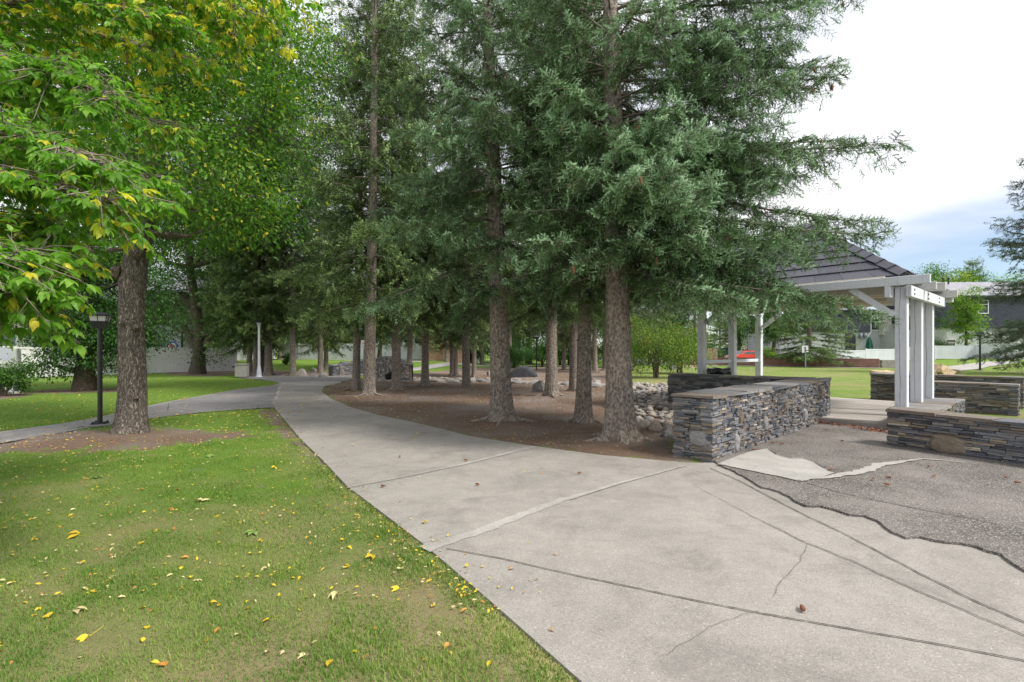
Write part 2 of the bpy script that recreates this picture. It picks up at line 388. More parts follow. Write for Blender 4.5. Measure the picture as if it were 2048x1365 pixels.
def _stone():
    t = NT('slate_stone'); v = t.coord('Object', (1, 1, 2.5)); r = t.attr()
    c = t.ramp(r, [(0.0, (0.045, 0.050, 0.062)), (0.22, (0.080, 0.086, 0.100)), (0.42, (0.138, 0.146, 0.165)), (0.60, (0.205, 0.205, 0.210)),
                   (0.70, (0.13, 0.105, 0.082)), (0.82, (0.21, 0.175, 0.14)), (0.93, (0.30, 0.255, 0.20)), (1.0, (0.38, 0.34, 0.28))])
    n = t.noise(v, 14, 6, 0.65, 0.5); n2 = t.noise(v, 3.0, 4)
    c = t.mix(t.rng(n, 0.35, 0.7, 0.0, 0.65), c, t.mix(1.0, c, (1.9, 1.8, 1.65, 1), 'MULTIPLY'))
    c = t.mix(t.rng(n2, 0.50, 0.68, 0, 0.5), c, (0.20, 0.155, 0.11))
    return t.fin(c, 0.78, t.bump(n, 0.012, 0.9, t.bump(t.noise(v, 60, 3), 0.004, 0.6)), spec=0.3)
M['stone'] = _stone()
def _rock(name, stops, sc_=3.0, lich=(0.5, 0.47, 0.42)):
    t = NT(name); v = t.coord('Object'); oi = t.new("ShaderNodeObjectInfo")
    c = t.ramp(oi.outputs['Random'], stops)
    n = t.noise(v, sc_ * 2.5, 6, 0.65, 0.4)
    c = t.mix(t.rng(n, 0.3, 0.7, 0, 0.7), t.mix(1.0, c, (0.62, 0.62, 0.62, 1), 'MULTIPLY'), t.mix(1.0, c, (1.35, 1.3, 1.25, 1), 'MULTIPLY'))
    c = t.mix(t.rng(t.noise(v, sc_ * 0.9, 4), 0.58, 0.70, 0, 0.4), c, lich)
    return t.fin(c, 0.8, t.bump(n, 0.02, 0.6, t.bump(t.noise(v, 40, 3), 0.004, 0.5)), spec=0.3)
M['river_rock'] = _rock('river_rock', [(0, (0.22, 0.215, 0.22)), (0.35, (0.34, 0.325, 0.31)), (0.65, (0.42, 0.355, 0.29)), (1, (0.50, 0.465, 0.42))])
M['grey_rock'] = _rock('grey_rock', [(0, (0.20, 0.19, 0.185)), (1, (0.36, 0.34, 0.32))], 2.0)
M['black_rock'] = _rock('black_rock', [(0, (0.05, 0.053, 0.062)), (1, (0.065, 0.068, 0.078))], 2.0, (0.13, 0.12, 0.12))
M['tan_rock'] = _rock('tan_rock', [(0, (0.46, 0.34, 0.22)), (1, (0.55, 0.42, 0.28))], 2.0, (0.22, 0.18, 0.15))

def _paint(name, col, wear=0.5, rot=(0, 0, 0)):
    t = NT(name); v = t.coord('Object'); vs = t.coord('Object', (9, 9, 0.8), rot)
    n = t.noise(vs, 3, 5, 0.7); n2 = t.noise(v, 2.2, 4)
    c = t.ramp(n2, [(0.3, tuple(x * 0.88 for x in col)), (0.7, col)])
    c = t.mix(t.rng(n, 0.54, 0.68, 0, wear), c, (0.34, 0.31, 0.285)); c = t.mix(t.rng(t.noise(t.coord('Object', (30, 30, 1.5), rot), 4, 3), 0.52, 0.75, 0, wear * .7), c, tuple(x * .72 for x in col))
    return t.fin(c, 0.65, t.bump(n, 0.004, 0.5), spec=0.3)
M['paint'] = _paint('weathered_white_paint', (0.70, 0.73, 0.78), 0.45)
M['paint_worn'] = _paint('peeling_white_paint', (0.55, 0.54, 0.53), 0.85, (0, 0, 0))
M['soffit'] = _paint('cream_soffit_boards', (0.76, 0.68, 0.59), 0.12)
M['crackwood'] = simple('split_in_wood', (0.05, 0.045, 0.04), 0.95)
def _deck():
    t = NT('grey_deck_boards'); v = t.coord('Object'); r = t.attr()
    n = t.noise(t.coord('Object', (1.2, 14, 1), (0, 0, math.radians(-48))), 3, 5, 0.6)
    c = t.ramp(r, [(0, (0.30, 0.27, 0.245)), (1, (0.50, 0.46, 0.42))]); c = t.mix(t.rng(n, 0.35, 0.7, 0, 0.6), c, (0.24, 0.21, 0.19))
    return t.fin(c, 0.8, t.bump(n, 0.003, 0.5))
M['deck'] = _deck()
def _tile():
    t = NT('dark_metal_shingle'); v = t.coord('Object'); r = t.attr()
    c = t.ramp(r, [(0, (0.036, 0.038, 0.052)), (1, (0.074, 0.076, 0.102))]); n = t.noise(v, 22, 4)
    c = t.mix(t.rng(n, 0.4, 0.7, 0, 0.4), c, (0.13, 0.13, 0.15))
    return t.fin(c, 0.5, t.bump(n, 0.004, 0.5), spec=0.5)
M['tile'] = _tile()
def _siding(name, col, pitch=0.18, vertical=False, bumpd=0.015):
    t = NT(name); v = t.coord('Object'); w = t.new("ShaderNodeTexWave", wave_type='BANDS', bands_direction='X' if vertical else 'Z', wave_profile='SAW')
    t.l.new(v, w.inputs['Vector']); w.inputs['Scale'].default_value = 1.0 / pitch / 3.183 * 1.0
    n = t.noise(v, 1.2, 4); c = t.ramp(n, [(0.3, tuple(x * 0.88 for x in col)), (0.7, col)])
    return t.fin(c, 0.6, t.bump(w.outputs['Fac'], bumpd, 1.0), spec=0.35)
M['siding_white'] = _siding('white_lap_siding', (0.58, 0.60, 0.61), 0.2, False, 0.04)
M['siding_cream'] = _siding('cream_lap_siding', (0.64, 0.62, 0.57))
M['siding_blue'] = _siding('blue_grey_board_siding', (0.17, 0.20, 0.235), 0.3, True, 0.03)
M['siding_brown'] = _siding('dark_brown_siding', (0.10, 0.085, 0.085), 0.3, True, 0.02)
M['vinyl'] = _siding('white_vinyl_boards', (0.70, 0.72, 0.77), 0.15, True, 0.008)
M['vinyl_dull'] = _siding('warm_white_vinyl_boards', (0.74, 0.735, 0.72), 0.15, True, 0.008)  # same boards in a slightly warmer white
def _shake(name, a, b, w=0.35, h_=0.18):
    t = NT(name); v = t.coord('Object', (1, 1, 1), (math.radians(90), 0, 0)); br = t.new("ShaderNodeTexBrick")
    t.l.new(v, br.inputs['Vector']); br.inputs['Scale'].default_value = 1.0
    br.inputs['Brick Width'].default_value = w; br.inputs['Row Height'].default_value = h_; br.inputs['Mortar Size'].default_value = 0.012
    br.inputs['Color1'].default_value = (*a, 1); br.inputs['Color2'].default_value = (*b, 1); br.inputs['Mortar'].default_value = tuple(x * 0.4 for x in a) + (1,)
    n = t.noise(t.coord(), 2.0, 4); c = t.mix(t.rng(n, 0.35, 0.7, 0, 0.35), br.outputs['Color'], tuple(x * 1.3 for x in b))
    return t.fin(c, 0.8, t.bump(br.outputs['Fac'], -0.01, 0.8), spec=0.2)
M['shake_dark'] = _shake('dark_shingle_wall', (0.035, 0.040, 0.055), (0.055, 0.062, 0.082))
M['brick'] = _shake('brown_brick', (0.33, 0.20, 0.155), (0.43, 0.29, 0.235), 0.22, 0.075)
M['brick_red'] = _shake('red_brown_brick', (0.30, 0.155, 0.125), (0.40, 0.235, 0.19), 0.22, 0.075)
M['brick_tan'] = _shake('tan_brick', (0.50, 0.30, 0.21), (0.58, 0.37, 0.27), 0.22, 0.075)
M['roof_grey'] = _shake('grey_asphalt_shingle', (0.26, 0.26, 0.29), (0.34, 0.34, 0.37), 0.4, 0.16)
M['black_metal'] = simple('black_painted_metal', (0.022, 0.022, 0.026), 0.42, 0.0, 0.2, spec=0.5, bump=0.0005)
M['grey_metal'] = simple('galvanised_metal', (0.20, 0.235, 0.26), 0.5, 0.4, 0.15)
M['white_metal'] = simple('pale_grey_painted_metal', (0.62, 0.63, 0.70), 0.45, 0.0, 0.08)
M['gutter'] = simple('blue_grey_gutter', (0.075, 0.11, 0.14), 0.5)
M['opal'] = simple('opal_lamp_glass', (0.62, 0.62, 0.62), 0.35, 0.0, 0.05, spec=0.5)
M['trim_white'] = simple('white_trim', (0.70, 0.71, 0.72), 0.5, 0.0, 0.05)
M['glass'] = simple('dark_window_glass', (0.035, 0.05, 0.045), 0.06, 0.0, 0.1, bump=0.0, spec=0.9)
M['plastic_bag'] = simple('black_plastic_bag', (0.018, 0.018, 0.02), 0.25, 0.0, 0.2, spec=0.6, bump=0.02, bscale=12)
M['bin'] = simple('dark_grey_bin', (0.09, 0.09, 0.085), 0.6)
M['green_cloth'] = simple('dark_green_canvas', (0.008, 0.085, 0.06), 0.8)
M['orange_wood'] = simple('orange_stained_wood', (0.62, 0.19, 0.05), 0.7, 0.0, 0.25)
M['red_paint'] = simple('red_car_paint', (0.62, 0.045, 0.02), 0.25, spec=0.6, bump=0.0)
M['blue_paint'] = simple('dark_blue_car_paint', (0.012, 0.028, 0.05), 0.22, spec=0.6, bump=0.0)
M['silver_paint'] = simple('silver_car_paint', (0.42, 0.45, 0.48), 0.28, 0.3, spec=0.6, bump=0.0)
M['tyre'] = simple('tyre_rubber', (0.02, 0.02, 0.02), 0.9)
M['sign_white'] = simple('white_sign_face', (0.72, 0.70, 0.74), 0.5, 0.0, 0.04)
M['sign_red'] = simple('red_sign_print', (0.60, 0.06, 0.06), 0.5)
M['sign_blue'] = simple('blue_ring_print', (0.02, 0.06, 0.35), 0.5)
M['cone'] = simple('spruce_cone_scales', (0.24, 0.10, 0.055), 0.75, 0.0, 0.4, scale=60, bump=0.01, bscale=80)
# ------------------------------------------------------------------ ground zones (world coordinates, metres)
def pxs(L, z=0.0): return [at(a, b, z)[:2] for a, b in L]
LAWN_EDGE = pxs([(1155, 1365), (1000, 1226), (850, 1096), (770, 1034), (693, 975), (648, 926), (603, 882), (570, 843), (548, 816)])
PATH_R = pxs([(1375, 929), (1200, 913), (1060, 894), (940, 875), (850, 852), (760, 833), (700, 816), (660, 798), (643, 784), (648, 775), (660, 768), (690, 763), (716, 758)])
SIDE_LO = pxs([(400, 825), (240, 845), (120, 862), (0, 887)])
SIDE_HI = pxs([(0, 866), (120, 850), (200, 836), (330, 806), (470, 781), (545, 772), (561, 767)])
FAR_L = pxs([(545, 763), (510, 759), (478, 757), (480, 751), (540, 750.5), (600, 752), (660, 753), (705, 748), (716, 752)])
CONC = [np.array([2.2, -1.0]), np.array([1.5, 0.5])] + LAWN_EDGE + SIDE_LO + [np.array([-9.3, -1.0]), np.array([-10.6, -1.0])] + SIDE_HI + FAR_L + PATH_R[::-1] + \
       [at(1432, 929)[:2]] + pxs([(1480, 940), (1600, 975), (1720, 1000), (1900, 1060), (2120, 1130)]) + [np.array([6.5, 3.0]), np.array([9.0, 1.0]), np.array([9, -1.0])]
ASPH = pxs([(1428, 927), (1437, 934), (1460, 945), (1488, 959), (1508, 972), (1524, 982), (1550, 988), (1576, 999), (1590, 1010), (1612, 1020), (1640, 1020), (1671, 1028), (1699, 1038),
            (1730, 1040), (1755, 1050), (1768, 1062), (1785, 1074), (1811, 1085), (1840, 1083), (1871, 1091), (1890, 1094), (1919, 1096), (1950, 1102), (1975, 1112), (2003, 1119), (2018, 1132), (2048, 1151), (2150, 1200)]) + \
       [np.array([8.5, 1.5]), np.array([14.0, 1.0]), np.array([11.0, 6.0]), np.array([6.9, 8.2]), np.array([7.3, 9.75]), np.array([7.0, 11.3])]
# jitter the broken asphalt edge
def jag(P, step, amp, seed=3):
    r_ = np.random.RandomState(seed); out = []
    for a, b in zip(P[:-1], P[1:]):
        a, b = np.array(a), np.array(b); n = max(1, int(np.linalg.norm(b - a) / step))
        for i in range(n):
            out.append(a + (b - a) * i / n + (r_.uniform(-amp, amp, 2) if i else 0))
    out.append(np.array(P[-1])); return out
ASPH = jag(ASPH[:28], 0.06, 0.016) + ASPH[28:]
SOIL1 = PATH_R + pxs([(745, 757), (850, 746), (920, 739), (1150, 734), (1240, 736), (1250, 752), (1262, 770), (1350, 790), (1352, 905)])
_c = at(235, 884)[:2]
SOIL2 = [np.array([_c[0] - 0.75 + 2.55 * math.cos(a) * (1 + 0.12 * math.sin(3 * a)), _c[1] + 0.15 + 1.25 * math.sin(a) * (1 + 0.1 * math.cos(2 * a))]) for a in np.linspace(0, 2 * math.pi, 28, endpoint=False)]
SOIL3 = pxs([(548, 818), (600, 884), (650, 932), (600, 895), (540, 850), (520, 822)])
_c2 = at(170, 783)[:2]; SOIL4 = [np.array([_c2[0] + 1.9 * math.cos(a), _c2[1] + 1.2 * math.sin(a)]) for a in np.linspace(0, 2 * math.pi, 18, endpoint=False)]
SOIL5 = pxs([(330, 750), (420, 755), (470, 750), (520, 753), (660, 755), (700, 752), (690, 745), (560, 742), (480, 741), (330, 746)])
SOIL6 = [atD(-20, 15.5)[:2], atD(60, 17.2)[:2], atD(60, 18.4)[:2], atD(-20, 18.4)[:2]]
SOILS = [(SOIL1, 0.0), (SOIL2, -0.1), (SOIL3, 0.02), (SOIL4, 0), (SOIL5, 0), (SOIL6, 0)]
CONC_A = np.array([p for p in CONC]); ASPH_A = np.array(ASPH)
FAR_PATHS = [(pxs([(712, 752), (760, 748), (822, 742), (900, 737), (1010, 734), (1160, 733)]), 1.6),
             (pxs([(470, 731), (560, 732), (660, 734), (760, 735.5), (850, 736)]), 1.1)]

def soil_mask(P):
    m = np.zeros(len(P))
    for poly, off in SOILS:
        c = np.mean(poly, 0); rad = max(np.linalg.norm(np.array(q) - c) for q in poly) + 1.5
        near = np.linalg.norm(P - c, axis=1) < rad
        if near.any():
            d = sdf(P[near], poly); w = 0.12 + 0.012 * P[near][:, 1] + (0.28 if poly is SOIL2 or poly is SOIL4 else 0)
            m[near] = np.maximum(m[near], np.clip(0.5 - d / (2 * w), 0, 1))
    return m
def dry_mask(P):
    x, y = P[:, 0], P[:, 1]
    d = pdist(P, LAWN_EDGE, False)
    a = 0.30 * np.exp(-d / 0.35) * (x < 4)
    n1 = fbm(x * 0.9 + 3, y * 0.9 + 9)
    near = np.exp(-np.maximum(0, y - 2.5) / 2.6) * (x < 2) * 0.50
    right = np.where(x > 3, 0.10 + 0.26 * fbm(x * 0.16 + 4, y * 0.22), 0.0) * np.where(y > 44, 0.3, 1)
    left = np.where((x < -4) & (y > 10), -0.30, 0)
    return a + near + right + left + (n1 - 0.5) * 0.55

# ground: one sheet to the horizon
nr, na = 560, 760
rr = np.concatenate([[0.05], np.geomspace(0.6, 900, nr - 1)]); aa = np.radians(np.linspace(-122, 122, na))
X = rr[:, None] * np.sin(aa); Y = rr[:, None] * np.cos(aa) - 0.5
P2 = np.stack([X.ravel(), Y.ravel()], 1)
soilv = soil_mask(P2); dryv = dry_mask(P2)
incon = np.minimum(sdf(P2, CONC_A), sdf(P2, ASPH_A))
GZ = hgt(P2[:, 0], P2[:, 1])
rough_ = (fbm(P2[:, 0] * 2.2, P2[:, 1] * 2.2) - 0.5) * 0.05 + (fbm(P2[:, 0] * 9, P2[:, 1] * 9) - 0.5) * 0.02 * (P2[:, 1] < 25)
TRUNK_MOUNDS = [(1238, 893, 0.9), (1002, 850, 0.75), (1167, 854, 0.6), (738, 793, 0.7), (1103, 795, 0.7), (262, 872, 1.0)]
mound = np.zeros(len(P2))
for px_, py_, r_ in TRUNK_MOUNDS:
    c_ = at(px_, py_); d_ = np.hypot(P2[:, 0] - c_[0], P2[:, 1] - c_[1]); mound = np.maximum(mound, 0.035 * np.exp(-(d_ / r_) ** 2))
edge_ = np.clip(incon / 0.25, 0, 1)
GZ = GZ + (rough_ * (0.35 + 0.9 * soilv) + mound + 0.02) * edge_ - 0.012 * (1 - edge_) - 0.02 * (incon < -0.1)
g = MB(); i = np.arange(nr - 1)[:, None] * na; j = np.arange(na - 1)[None]
g.add(np.stack([P2[:, 0], P2[:, 1], GZ], 1), np.stack([i + j, i + na + j, i + na + j + 1, i + j + 1], -1).reshape(-1, 4)[:, ::-1])
go = g.build('ground', M['ground'], smooth=True, kind='structure', label='lawns and brown mulch bed under the trees')
for nm, v_ in (('soil', soilv), ('dry', dryv)):
    a_ = go.data.attributes.new(nm, 'FLOAT', 'POINT'); a_.data.foreach_set('value', v_.astype(np.float32))
go.data.flip_normals() if go.data.polygons[1000].normal.z < 0 else None

# ------------------------------------------------------------------ pavement
m = MB(); m.poly([(p[0], p[1]) for p in CONC], 0.022, mi=0, depth=0.12)
def strip(mb, pts, w, z, mi, jitter=0.0, step=0.08, taper=False, seed=1):
    P = [np.array(p[:2], float) for p in pts]; Q = []
    r_ = np.random.RandomState(seed)
    for a, b in zip(P[:-1], P[1:]):
        n = max(1, int(np.linalg.norm(b - a) / step))
        Q += [a + (b - a) * k / n for k in range(n)]
    Q.append(P[-1]); Q = np.array(Q); T = np.gradient(Q, axis=0); T /= np.linalg.norm(T, axis=1)[:, None]; N = np.stack([-T[:, 1], T[:, 0]], 1)
    n = len(Q); ww = np.interp(np.linspace(0, 1, n), np.linspace(0, 1, len(w)), w) if isinstance(w, (list, tuple)) else np.full(n, w)
    off = (fbm(np.arange(n) * 0.33 + seed * 9, np.zeros(n)) - 0.5) * jitter * 4 if jitter else np.zeros(n)
    wl_ = ww / 2 * (1 + (r_.rand(n) - .5) * (0.7 if jitter else 0)); wr_ = ww / 2 * (1 + (r_.rand(n) - .5) * (0.7 if jitter else 0))
    A = Q + N * (off + wl_)[:, None]; B = Q + N * (off - wr_)[:, None]
    V = np.concatenate([np.c_[A, np.full(n, z) + 0], np.c_[B, np.full(n, z) + 0]]) if np.isscalar(z) else np.concatenate([np.c_[A, z(A)], np.c_[B, z(B)]])
    k = np.arange(n - 1); mb.add(V, np.stack([n + k, n + k + 1, k + 1, k], 1), 0.5, mi)
Z1, Z2 = 0.026, 0.030
# broad pale slab where the paths meet, darker older panels
m.poly(pxs([(563, 766), (684, 764), (672, 768.5), (655, 772), (561, 772)], Z1), Z1, mi=1)
m.poly(pxs([(548, 815), (400, 825), (240, 845), (0, 887), (0, 866), (200, 836), (330, 806), (470, 781), (559, 771), (551, 790), (542, 806)], Z1), Z1, mi=3)
m.poly([p for p in pxs([(564, 762), (510, 759), (480, 756), (482, 752), (600, 753), (660, 754), (705, 750), (714, 754), (706, 759), (680, 762.5)], Z1)], Z1, mi=3)
strip(m, pxs([(693, 975), (800, 955), (930, 928), (1010, 908), (1068, 893)], Z1), [0.03, 0.05, 0.13], Z1, 2, 0.002)
strip(m, pxs([(848, 1098), (900, 1081), (960, 1062), (1100, 1008), (1240, 966), (1300, 950), (1374, 930)], Z1), [0.15, 0.11, 0.08, 0.045, 0.03], Z1, 2, 0.003)
strip(m, pxs([(553, 800), (556, 786), (560, 772)], Z1), 0.10, Z2, 2)
# joints and cracks
def crack(L, w, jit, seed, z=Z2): strip(m, pxs(L, z), w, z, 4, jit, 0.03, seed=seed)
crack([(893, 1097), (1000, 1116), (1150, 1150), (1340, 1190), (1520, 1226), (1700, 1257), (1860, 1285), (2048, 1320), (2200, 1345)], 0.010, 0.0025, 2)
crack([(1420, 936), (1480, 962), (1540, 994), (1600, 1025), (1700, 1073), (1840, 1147), (1960, 1206), (2048, 1243), (2200, 1308)], 0.012, 0.004, 3)
crack([(1385, 968), (1440, 998), (1520, 1040), (1610, 1084), (1700, 1120), (1800, 1166), (1900, 1208), (2048, 1270), (2200, 1330)], [0.003, 0.005, 0.010, 0.010, 0.010], 0.006, 4)
crack([(1615, 1087), (1608, 1105), (1600, 1122), (1580, 1142), (1565, 1160), (1553, 1180), (1545, 1192)], 0.0028, 0.007, 5)
crack([(1520, 1224), (1500, 1226), (1450, 1240), (1400, 1265), (1360, 1290), (1330, 1310)], 0.0022, 0.008, 6)
crack([(1430, 1068), (1440, 1000)], 0.0022, 0.012, 7) if False else None
crack([(1140, 1000), (1240, 968), (1374, 932)], 0.006, 0.002, 8)
crack([(690, 977), (800, 957), (930, 930), (1066, 896)], 0.006, 0.002, 9)
crack([(480, 797), (549, 793)], 0.02, 0.0, 10); crack([(335, 822), (338, 806)], 0.02, 0.0, 11)
crack([(641, 788), (600, 792), (548, 800)], 0.012, 0.0, 12)
crack([(1165, 1330), (1500, 1400)], 0.0, 0.0, 13) if False else None
mp_ = m.build('concrete_path', [M['concrete'], M['concrete_light'], M['mortar'], M['concrete_grey'], M['crack']], kind='structure', label='wide curving weathered concrete path with joints and cracks')
m = MB(); m.poly([(p[0], p[1]) for p in ASPH], 0.044, mi=0, depth=0.05)
PATCH = pxs([(1440, 926), (1470, 914), (1500, 903), (1536, 897), (1552, 908), (1580, 916), (1606, 916), (1628, 924), (1650, 938), (1668, 946), (1640, 955), (1598, 961), (1560, 952), (1500, 940)], 0.05)
m.poly(jag(PATCH + [PATCH[0]], 0.1, 0.006)[:-1], 0.050, mi=1)
strip(m, pxs([(1440, 927), (1500, 940), (1560, 952), (1600, 961)], 0.054), [0.10, 0.06, 0.04], 0.054, 2, 0.006)
strip(m, pxs([(1596, 960), (1660, 953), (1720, 943), (1760, 931), (1800, 923), (1850, 919), (1890, 921), (1930, 925)], 0.054), [0.05, 0.11, 0.16, 0.14, 0.08, 0.02], 0.054, 2, 0.03)
strip(m, pxs([(1614, 966), (1680, 985), (1760, 1002), (1840, 1018), (1940, 1036), (2000, 1050)], 0.05), 0.012, 0.0485, 3, 0.006)
strip(m, pxs([(1665, 944), (1640, 932), (1628, 924), (1606, 917), (1580, 917), (1552, 909), (1536, 898)], 0.054), 0.014, 0.056, 3, 0.004)
m.build('asphalt_apron', [M['asphalt'], M['concrete_light'], M['mortar'], M['crack']], kind='structure', label='worn patched asphalt in front of the gazebo deck')
m = MB()
for pts, w in FAR_PATHS: strip(m, pts, w, lambda A: hgt(A[:, 0], A[:, 1]) + 0.05, 0, step=0.5)
m.build('far_path', M['concrete_light'], kind='structure', label='pale path crossing the lawns beyond the bridge')
m = MB(); strip(m, pxs([(1880, 742), (1940, 736), (2010, 733.5)]), 2.6, lambda A: hgt(A[:, 0], A[:, 1]) + 0.06, 0, step=0.5)
strip(m, pxs([(1355, 734.5), (1433, 732), (1762, 737.5)]), 1.3, lambda A: hgt(A[:, 0], A[:, 1]) + 0.05, 0, step=0.5)
m.build('sidewalk', M['concrete_light'], kind='structure', label='pale strip of pavement along the far brick wall')
# parking street behind the brick wall
m = MB(); m.poly([(14, 52.5), (80, 56), (80, 90), (14, 90)], 0.05); m.build('road', M['concrete_grey'], kind='structure', label='grey parking street behind the brick wall')

# ------------------------------------------------------------------ dry stone walls
def lay_stones(mb, path, zlo, zhi, closed=True, lmin=0.12, lmax=0.42, hmin=0.018, hmax=0.052, seed=1, inward=1, hole=None, dark=0.0):
    r_ = np.random.RandomState(seed); P = [np.array(p[:2], float) for p in path]
    n = len(P); segs = [(P[i], P[(i + 1) % n]) for i in range(n if closed else n - 1)]
    S = 0
    for a, b in segs:
        L = np.linalg.norm(b - a); T = (b - a) / L; N = np.array([-T[1], T[0]]) * inward
        z = zlo((S, S + L)) if callable(zlo) else zlo; ang = math.atan2(T[1], T[0])
        top_any = max(zhi(S), zhi(S + L), zhi(S + L / 2)) if callable(zhi) else zhi
        while z < top_any - 0.008:
            hh = min(r_.uniform(hmin, hmax) * (1 + (r_.rand() < .12) * .6), top_any - z)
            if top_any - z - hh < 0.015: hh = top_any - z
            s = -r_.uniform(0, 0.04)
            while s < L + 0.01:
                l = r_.uniform(lmin, lmax) * (0.6 if r_.rand() < .3 else 1)
                e = min(s + l, L + r_.uniform(0, 0.02)); 
                if L - e < 0.05: e = L + r_.uniform(0, 0.02)
                mid = (max(s, -.02) + e) / 2; tz = (zhi(S + mid) if callable(zhi) else zhi)
                ok = z < tz - 0.01 and (hole is None or not hole(S + mid, z + hh / 2))
                if ok and e - s > 0.02:
                    pro = r_.uniform(-0.016, 0.016) + (0.015 if r_.rand() < .08 else 0); dep = 0.16
                    c = a + T * mid + N * (dep / 2 - pro)
                    rn = np.clip(r_.beta(1.6, 2.6) * (1 - dark) + (0.35 if r_.rand() < .13 else 0) * (1 - dark), 0, 1)
                    parts = [(z, hh)] if hh < 0.045 or r_.rand() > .35 else [(z, hh * .5), (z + hh * .5, hh * .5)]
                    for zz, h2 in parts:
                        mb.box((c[0], c[1], zz + h2 / 2), (e - s - 0.008, dep, h2 - 0.006), ang + r_.uniform(-.02, .02), rnd=rn if len(parts) == 1 else np.clip(rn + r_.uniform(-.15, .15), 0, 1), jit=0.005)
                s = e
                if e >= L: break
            z += hh
        S += L
def caps(mb, a, b, w, z, seed=2, t=0.045, lmin=0.45, lmax=0.9, over=0.03):
    r_ = np.random.RandomState(seed); a = np.array(a[:2], float); b = np.array(b[:2], float); L = np.linalg.norm(b - a); T = (b - a) / L; ang = math.atan2(T[1], T[0]); s = -over
    while s < L + over - 0.05:
        l = min(r_.uniform(lmin, lmax), L + over - s); 
        if L + over - s - l < 0.25: l = L + over - s
        c = a + T * (s + l / 2); tt = t * r_.uniform(.85, 1.2)
        mb.box((c[0], c[1], z + tt / 2), (l - 0.012, w + 2 * over * r_.uniform(.4, 1.3), tt), ang + r_.uniform(-.008, .008), rnd=r_.choice([.3, .45, .55, .62, .68]), jit=0.012)
        s += l
def rect_wall(name, a, b, w, h_, seed, label, boulders=(), z0=0.0, side=1, **kw):
    """a-b is the visible base line, the body lies w to the left (side=1) of it"""
    a = np.array(a[:2], float); b = np.array(b[:2], float); T = (b - a) / np.linalg.norm(b - a); N = np.array([-T[1], T[0]]) * side
    loop = [a, b, b + N * w, a + N * w]; o = empty(name, (a[0], a[1], 0), label=label, cat='stone wall')
    mb = MB(); body = [p + (0) for p in loop]; ce = sum(loop) / 4
    core = [ce + (p - ce) * (1 - 0.10 / max(.3, np.linalg.norm(p - ce))) for p in loop]
    off = np.array([a[0], a[1]])
    L_ = np.linalg.norm(b - a); cc = ce - off
    mb.box((cc[0], cc[1], z0 + (h_ - 0.05) / 2), (L_ - 0.1, w - 0.1, h_ - 0.05), math.atan2(T[1], T[0]), rnd=0.0)
    lay_stones(mb, [p - off for p in loop], z0, h_ - 0.045, seed=seed, inward=side, **kw)
    for s_, zc, l_, hh_ in boulders:        # large face stones, proud of the courses
        c = a - off + T * s_ + N * 0.06
        big_stone(mb, c, T, N, zc, l_, hh_, seed + int(s_ * 100))
    mb.build('stonework', M['stone'], o)
    mc = MB(); m0 = (a + N * w / 2) - off; m1 = (b + N * w / 2) - off; caps(mc, m0, m1, w, h_ - 0.045, seed)
    mc.build('capstones', M['stone'], o)
    return o
def big_stone(mb, c, T, N, zc, l_, hh_, seed):
    r_ = np.random.RandomState(seed); k = 14; an = np.linspace(0, 2 * math.pi, k, endpoint=False)
    ring = np.stack([np.sign(np.cos(an)) * np.abs(np.cos(an)) ** .5, np.sign(np.sin(an)) * np.abs(np.sin(an)) ** .6], 1) * r_.uniform(.86, 1.05, (k, 1))
    V = []
    for dpt, sc_ in ((0.12, 1.0), (-0.055, 1.0), (-0.085, 0.82), (-0.095, 0.4)):
        for q in ring: p = c + T * q[0] * l_ / 2 * sc_ + N * (dpt + r_.uniform(-.006, .006)); V.append([p[0], p[1], zc + q[1] * hh_ / 2 * sc_])
    p = c - N * 0.097; V.append([p[0], p[1], zc]); V = np.array(V); rn = r_.choice([.56, .60, .70, .78])
    q = [[r * k + i_, r * k + (i_ + 1) % k, (r + 1) * k + (i_ + 1) % k, (r + 1) * k + i_] for r in range(3) for i_ in range(k)]
    mb.add(V, q, rn); mb.add(V, [[3 * k + i_, 3 * k + (i_ + 1) % k, 4 * k] for i_ in range(k)], rn)

W1A, W1B = np.array([2.81, 7.02]), np.array([7.05, 11.13])
rect_wall('stone_wall', W1A, W1B, 0.58, 0.95, 21, 'long waist-high slate wall beside the concrete path, left of the gazebo entrance',
          boulders=[(0.85, 0.17, 0.17, 0.30), (2.05, 0.36, 0.2, 0.26), (3.1, 0.60, 0.16, 0.26), (4.2, 0.30, 0.22, 0.26), (5.3, 0.66, 0.12, 0.24), (1.0, 0.56, 0.16, 0.22)], lmin=0.07, lmax=0.27, hmin=0.016, hmax=0.045)
# one boulder in the near end of that wall
_o = bpy.data.objects['stone_wall']; _T = (W1B - W1A) / np.linalg.norm(W1B - W1A); _N = np.array([-_T[1], _T[0]])
mb = MB(); big_stone(mb, _N * 0.20 + _T * 0.06, -_N, _T, 0.33, 0.30, 0.24, 5); mb.build('face_stone', M['stone'], _o)
rect_wall('stone_wall', (4.25, 13.6), (7.0, 11.17), 0.5, 0.95, 22, 'darker slate wall running behind the long one, below the gazebo posts', side=1, dark=0.25)
rect_wall('stone_wall', (6.17, 8.2), (7.9, 5.0), 0.42, 0.62, 23, 'low slate wall right of the gazebo entrance with a large brown face stone',
          boulders=[(0.78, 0.17, 0.46, 0.30), (1.78, 0.34, 0.4, 0.3)], lmin=0.12, lmax=0.45)
